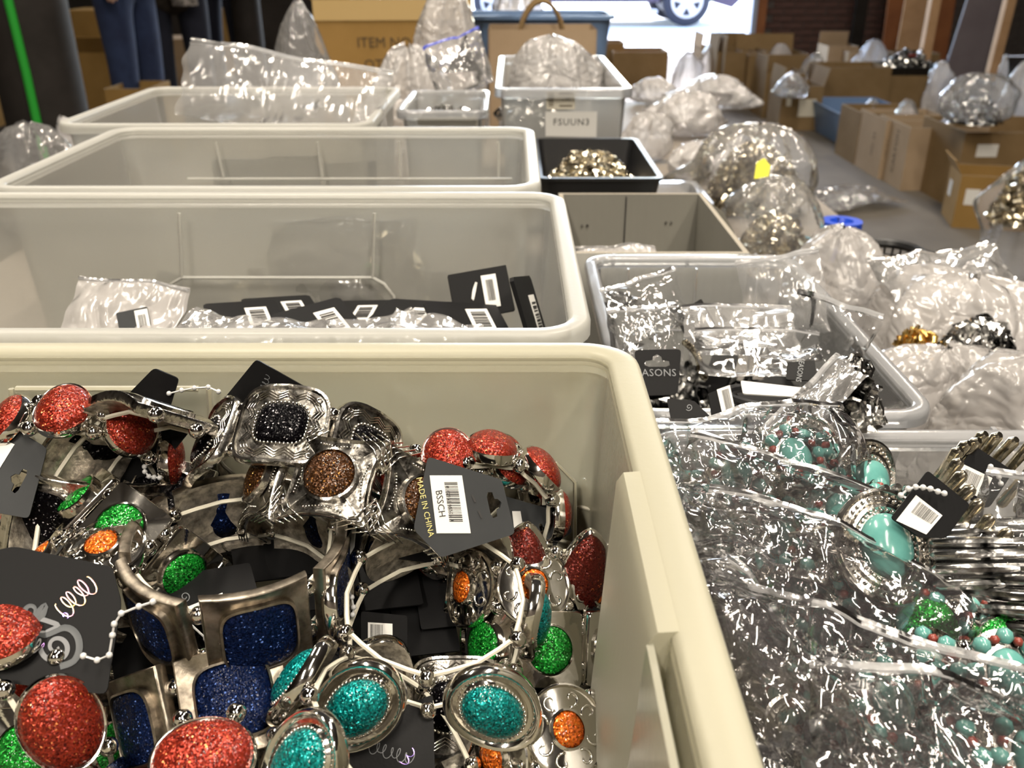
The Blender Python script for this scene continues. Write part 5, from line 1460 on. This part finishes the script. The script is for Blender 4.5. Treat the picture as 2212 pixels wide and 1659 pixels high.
# ================================================================== left background
p = at(132, 330, 3.2)
t = thing('steel_column', 'dark painted steel column with a green cable', 'column', (p.x - .02, p.y, 0))
MB().tube([(0, 0, 0), (0, 0, 3.5)], .135, 28).obj('shaft', M['steel_paint'], t)
MB().box((0, 0, .012), (.34, .34, .024)).obj('base_plate', M['steel_paint'], t, smooth=False)
MB().tube([(.03, -.140, .02), (.03, -.140, .6), (.022, -.143, .95), (.02, -.143, 2.2), (.02, -.143, 3.4)], .014, 10).obj('cable', M['green_cord'], t)
t = carton('carton', 'large brown carton left of the steel column', (-2.95, 4.9, .14), (.60, .5, .55), 0, 'card_gold', openbox=False, group='cartons on the left')
t = thing('trolley', 'low dark trolley under the carton at left', 'trolley', (-2.95, 4.9, 0))
MB().box((0, 0, .12), (.72, .60, .035)).obj('deck', M['steel_paint'], t, smooth=False)
for sx in (-.28, .28):
    for sy in (-.24, .24): MB().tube([(sx - .02, sy, .051), (sx + .02, sy, .051)], .05, 16).obj('wheel', M['tyre'], t)
row_carton('lower carton behind the steel column with shipping sticker', 150, 244, 262, 112, .5, .40, 'card_gold', flaps=(('x+', 20), ('y-', 60)), group='cartons on the left', labels=(('y-', .15, .18, .07, .14, 'white_label'),))
p = fl(150, 262)
carton('carton', 'upper carton with a long taped side behind the column', (p.x + .10, p.y + .62, 0), (.44, .36, .62), 0, 'card_gold', openbox=False, group='cartons on the left', labels=(('y-', .14, .47, .08, .22, 'white_label'),))
row_carton('low open carton at the feet of the person in jeans', 258, 348, 372, 192, .3, None, 'card_gold', group='cartons on the left')
carton('carton', 'grey-green carton in the gap behind the left boxes', (p.x + .42, p.y + .95, 0), (.42, .36, .42), 0, 'card_pale', openbox=False, group='cartons on the left')
row_carton('brown carton far behind the people', 480, 540, 160, 20, .4, None, 'card_gold', openbox=False, group='cartons on the left')
p = at(540, 90, 5.6)
t = thing('steel_column', 'far dark steel column right of the people', 'column', (p.x, p.y, 0))
MB().tube([(0, 0, 0), (0, 0, 3.5)], .085, 20).obj('shaft', M['steel_paint'], t)
MB().box((0, 0, .012), (.28, .28, .024)).obj('base_plate', M['steel_paint'], t, smooth=False)

# ------------------------------------------------------------------ people
def skin_mesh(name, joints, edges, mat, parent, sub=2, root=0):
    me = bpy.data.meshes.new(name)
    me.from_pydata([j[0] for j in joints], edges, [])
    o = bpy.data.objects.new(name, me)
    COL.objects.link(o)
    o.parent = parent
    md = o.modifiers.new('skin', 'SKIN'); md.use_smooth_shade = True
    for i, j in enumerate(joints):
        r = j[1]
        me.skin_vertices[0].data[i].radius = r if isinstance(r, tuple) else (r, r)
    me.skin_vertices[0].data[root].use_root = True
    s = o.modifiers.new('sub', 'SUBSURF'); s.levels = sub; s.render_levels = sub
    me.materials.append(M[mat])
    return o
def person(label, loc, rz, top, legs, coat=False, hair='hair', arm=(0, 0)):
    t = thing('person', label, 'person', loc, rotz=R(rz))
    # body: one skinned surface (head, neck, torso, arms, legs)
    J = [((0, 0, .95), (.15, .11)), ((0, 0, 1.15), (.135, .10)), ((0, .0, 1.36), (.16, .105)), ((0, 0, 1.47), .06), ((0, -.01, 1.54), .052), ((0, -.02, 1.62), (.075, .09)), ((0, -.02, 1.71), (.07, .085))]
    Ed = [(0, 1), (1, 2), (2, 3), (3, 4), (4, 5), (5, 6)]
    for s in (-1, 1):
        b0 = len(J)
        a = arm[0 if s < 0 else 1]
        J += [((s * .19, 0, 1.40), .055), ((s * .23, .02, 1.12), .045), ((s * .24, -.04 - .16 * a, .90 + .08 * a), .034), ((s * .24, -.06 - .18 * a, .84 + .08 * a), (.042, .022))]
        Ed += [(2, b0), (b0, b0 + 1), (b0 + 1, b0 + 2), (b0 + 2, b0 + 3)]
    skin_mesh('body', J, Ed, 'skin', t)
    tr = [((0, 0, .98), (.165, .125)), ((0, 0, .88), (.16, .125))]
    te = [(0, 1)]
    for s in (-1, 1):
        b0 = len(tr)
        tr += [((s * .095, 0, .80), (.095, .105)), ((s * .10, -.01, .48), (.072, .078)), ((s * .105, .01, .10), (.060, .066))]
        te += [(1, b0), (b0, b0 + 1), (b0 + 1, b0 + 2)]
    skin_mesh('trousers', tr, te, legs, t)
    tp = [((0, 0, .86 if not coat else .62), (.20, .15)), ((0, 0, 1.12), (.17, .13)), ((0, 0, 1.36), (.19, .13)), ((0, 0, 1.46), .075)]
    te = [(0, 1), (1, 2), (2, 3)]
    for s in (-1, 1):
        b0 = len(tp)
        a = arm[0 if s < 0 else 1]
        tp += [((s * .20, 0, 1.40), .075), ((s * .235, .02, 1.12), .063), ((s * .24, -.03 - .14 * a, .93 + .08 * a), .052)]
        te += [(2, b0), (b0, b0 + 1), (b0 + 1, b0 + 2)]
    skin_mesh('coat' if coat else 'top', tp, te, top, t)
    for s in (-1, 1):
        a = arm[0 if s < 0 else 1]
        h = V((s * .24, -.06 - .18 * a, .84 + .08 * a))
        J2, E2 = [((h.x, h.y, h.z), (.030, .016))], []
        for q, (dy, L) in enumerate(((-.026, .068), (-.009, .078), (.009, .073), (.024, .058))):
            b0 = len(J2)
            J2 += [((h.x, h.y + dy, h.z - .035), .0095), ((h.x - s * .006, h.y + dy * 1.1, h.z - .035 - L * .5), .0085), ((h.x - s * .018, h.y + dy * 1.1, h.z - .035 - L), .0072)]
            E2 += [(0, b0), (b0, b0 + 1), (b0 + 1, b0 + 2)]
        b0 = len(J2)
        J2 += [((h.x - s * .012, h.y - .036, h.z + .005), .011), ((h.x - s * .022, h.y - .050, h.z - .030), .0095), ((h.x - s * .026, h.y - .048, h.z - .055), .008)]
        E2 += [(0, b0), (b0, b0 + 1), (b0 + 1, b0 + 2)]
        skin_mesh('hand', J2, E2, 'skin', t, 1)
        MB().loft([[(s * .105 + x, -.055 + y, z) for x, y in rrect(.095 * k_, .27 * k_, .045, 4)] for z, k_ in ((0, .97), (.03, 1), (.06, .86), (.10, .55))]).obj('shoe', M['shoe'], t)
    hm = MB().ball((0, .0, 1.70), .112, 16, 10, sc=(.85, 1.0, 1.0))
    hm.f = [f for f in hm.f if not all(hm.v[i][1] < -.05 and hm.v[i][2] < 1.73 for i in f)]
    hm.m = [0] * len(hm.f)
    hm.obj('hair', M[hair], t)
    for s in (-1, 1): MB().ball((s * .030, -.098, 1.655), .011, 8, 6).obj('eye', M['ink'], t)
    MB().loft([[(x, -.095 - d, z) for x, z in ((-.012, 1.60), (.012, 1.60), (.006, 1.65), (-.006, 1.65))] for d in (0, .018)]).obj('nose', M['skin'], t)
    MB().box((0, -.096, 1.575), (.045, .012, .010)).obj('mouth', M['coral'], t, smooth=False)
    return t
q = at(293, 150, 4.5)
person('person in blue jeans and a pale jacket standing by the left cartons', (q.x, q.y, 0), 75, 'pale_cloth', 'denim', arm=(.2, .2))
q = at(385, 90, 5.0)
t = person('person in a dark fur coat with a plaid scarf', (q.x, q.y, 0), 20, 'fur', 'navy_cloth', coat=True, arm=(.2, .3))
MB().loft([[(.06 + x, -.175 + y, z) for x, y in rrect(.13, .03, .01, 3)] for z in (.70, 1.0, 1.36)]).obj('scarf', M['plaid'], t)
q = at(470, 60, 5.75)
person('person in a green knit sleeve and navy trousers, hand hanging', (q.x + .05, q.y, 0), -10, 'green_cloth', 'navy_cloth', arm=(0, 0))

# ================================================================== car outside the doorway
wc = at(1482, 16, 12.95)
wr = .335
cz = wr
t = thing('car', 'dark car parked outside the open doorway', 'car', (wc.x - 1.36, wc.y + .85, 0))
def carside(y, k=1.0):
    """body outline in x-z with wheel arches, at half width y"""
    out = []
    top = [(-2.15, .62), (-2.12, .84), (-1.35, .93), (-.75, 1.38), (.55, 1.42), (1.30, .98), (2.05, .92), (2.20, .70), (2.20, .42), (2.02, .24)]
    for x, z in top: out.append((x * k if k != 1 else x, y, z))
    for cx in (1.36, -1.36):
        for j in range(9):
            a = math.pi * j / 8
            out.append((cx + .39 * math.cos(a), y, max(.20, cz + .39 * math.sin(a) - .02)))
    out.append((-2.02, y, .24))
    return out
L_, R_ = carside(-.86), carside(.86)
m = MB()
n = len(L_)
m.add(L_ + R_, [(i, (i + 1) % n, n + (i + 1) % n, n + i) for i in range(n)])
for side, off in ((L_, 0), (R_, n)):
    tr = tessellate_polygon([[V((p[0], p[2], 0)) for p in side]])
    m.add(side, [tuple(x) for x in tr])
m.obj('body', M['car_paint'], t, smooth=False)
MB().box((0, -.875, .20), (1.9, .03, .06), bev=.01).obj('sill_highlight', M['car_sill_highlight'], t, smooth=False)  # bright reflection on the sill, painted as a thin pale strip
for y in (-.868, .868):
    g = MB().plate([[(-1.2, .96), (-.72, 1.32), (.50, 1.36), (1.12, .99)]], 0, .006)
    g.obj('side_window', M['dark_glass'], t, Matrix.Translation((0, y, 0)) @ Matrix.Rotation(math.pi / 2, 4, 'X'), smooth=False)
for x in (-1.36, 1.36):
    for y, sg in ((-.80, -1), (.80, 1)):
        wl = thing('wheel', None, None, M=Matrix.Translation((x, y, cz)) @ Matrix.Rotation(math.pi / 2, 4, 'X'))
        wl.parent = t
        c32 = lambda r, z: [(r * math.cos(2 * math.pi * k / 32), r * math.sin(2 * math.pi * k / 32), z) for k in range(32)]
        MB().loft([c32(.22, -.10), c32(.30, -.11), c32(.335, -.08), c32(.335, .08), c32(.30, .11), c32(.225, .10)]).obj('tyre', M['tyre'], wl, flatang=60)
        hub = MB()
        hub.loft([c32(.225, .085), c32(.225, .112), c32(.19, .108), c32(.19, .085)], cap0=False, cap1=True)
        for k in range(5):
            a = 2 * math.pi * k / 5 + .3
            hub.box((.11 * math.cos(a), .11 * math.sin(a), .105), (.20, .085, .022), M=None) if False else hub.add([V((.02 * math.cos(a + 1.57) * s1 + rr * math.cos(a) + wv * s1 * math.cos(a + 1.57), .02 * math.sin(a + 1.57) * s1 + rr * math.sin(a) + wv * s1 * math.sin(a + 1.57), .115)) for rr, wv, s1 in ((0, .02, -1), (.20, .035, -1), (.20, .035, 1), (0, .02, 1))], [(0, 1, 2, 3)])
        hub.tube([(0, 0, .10), (0, 0, .125)], .05, 16)
        hub.obj('alloy_rim', M['alloy'], wl, smooth=False)
bpy.context.view_layer.update()
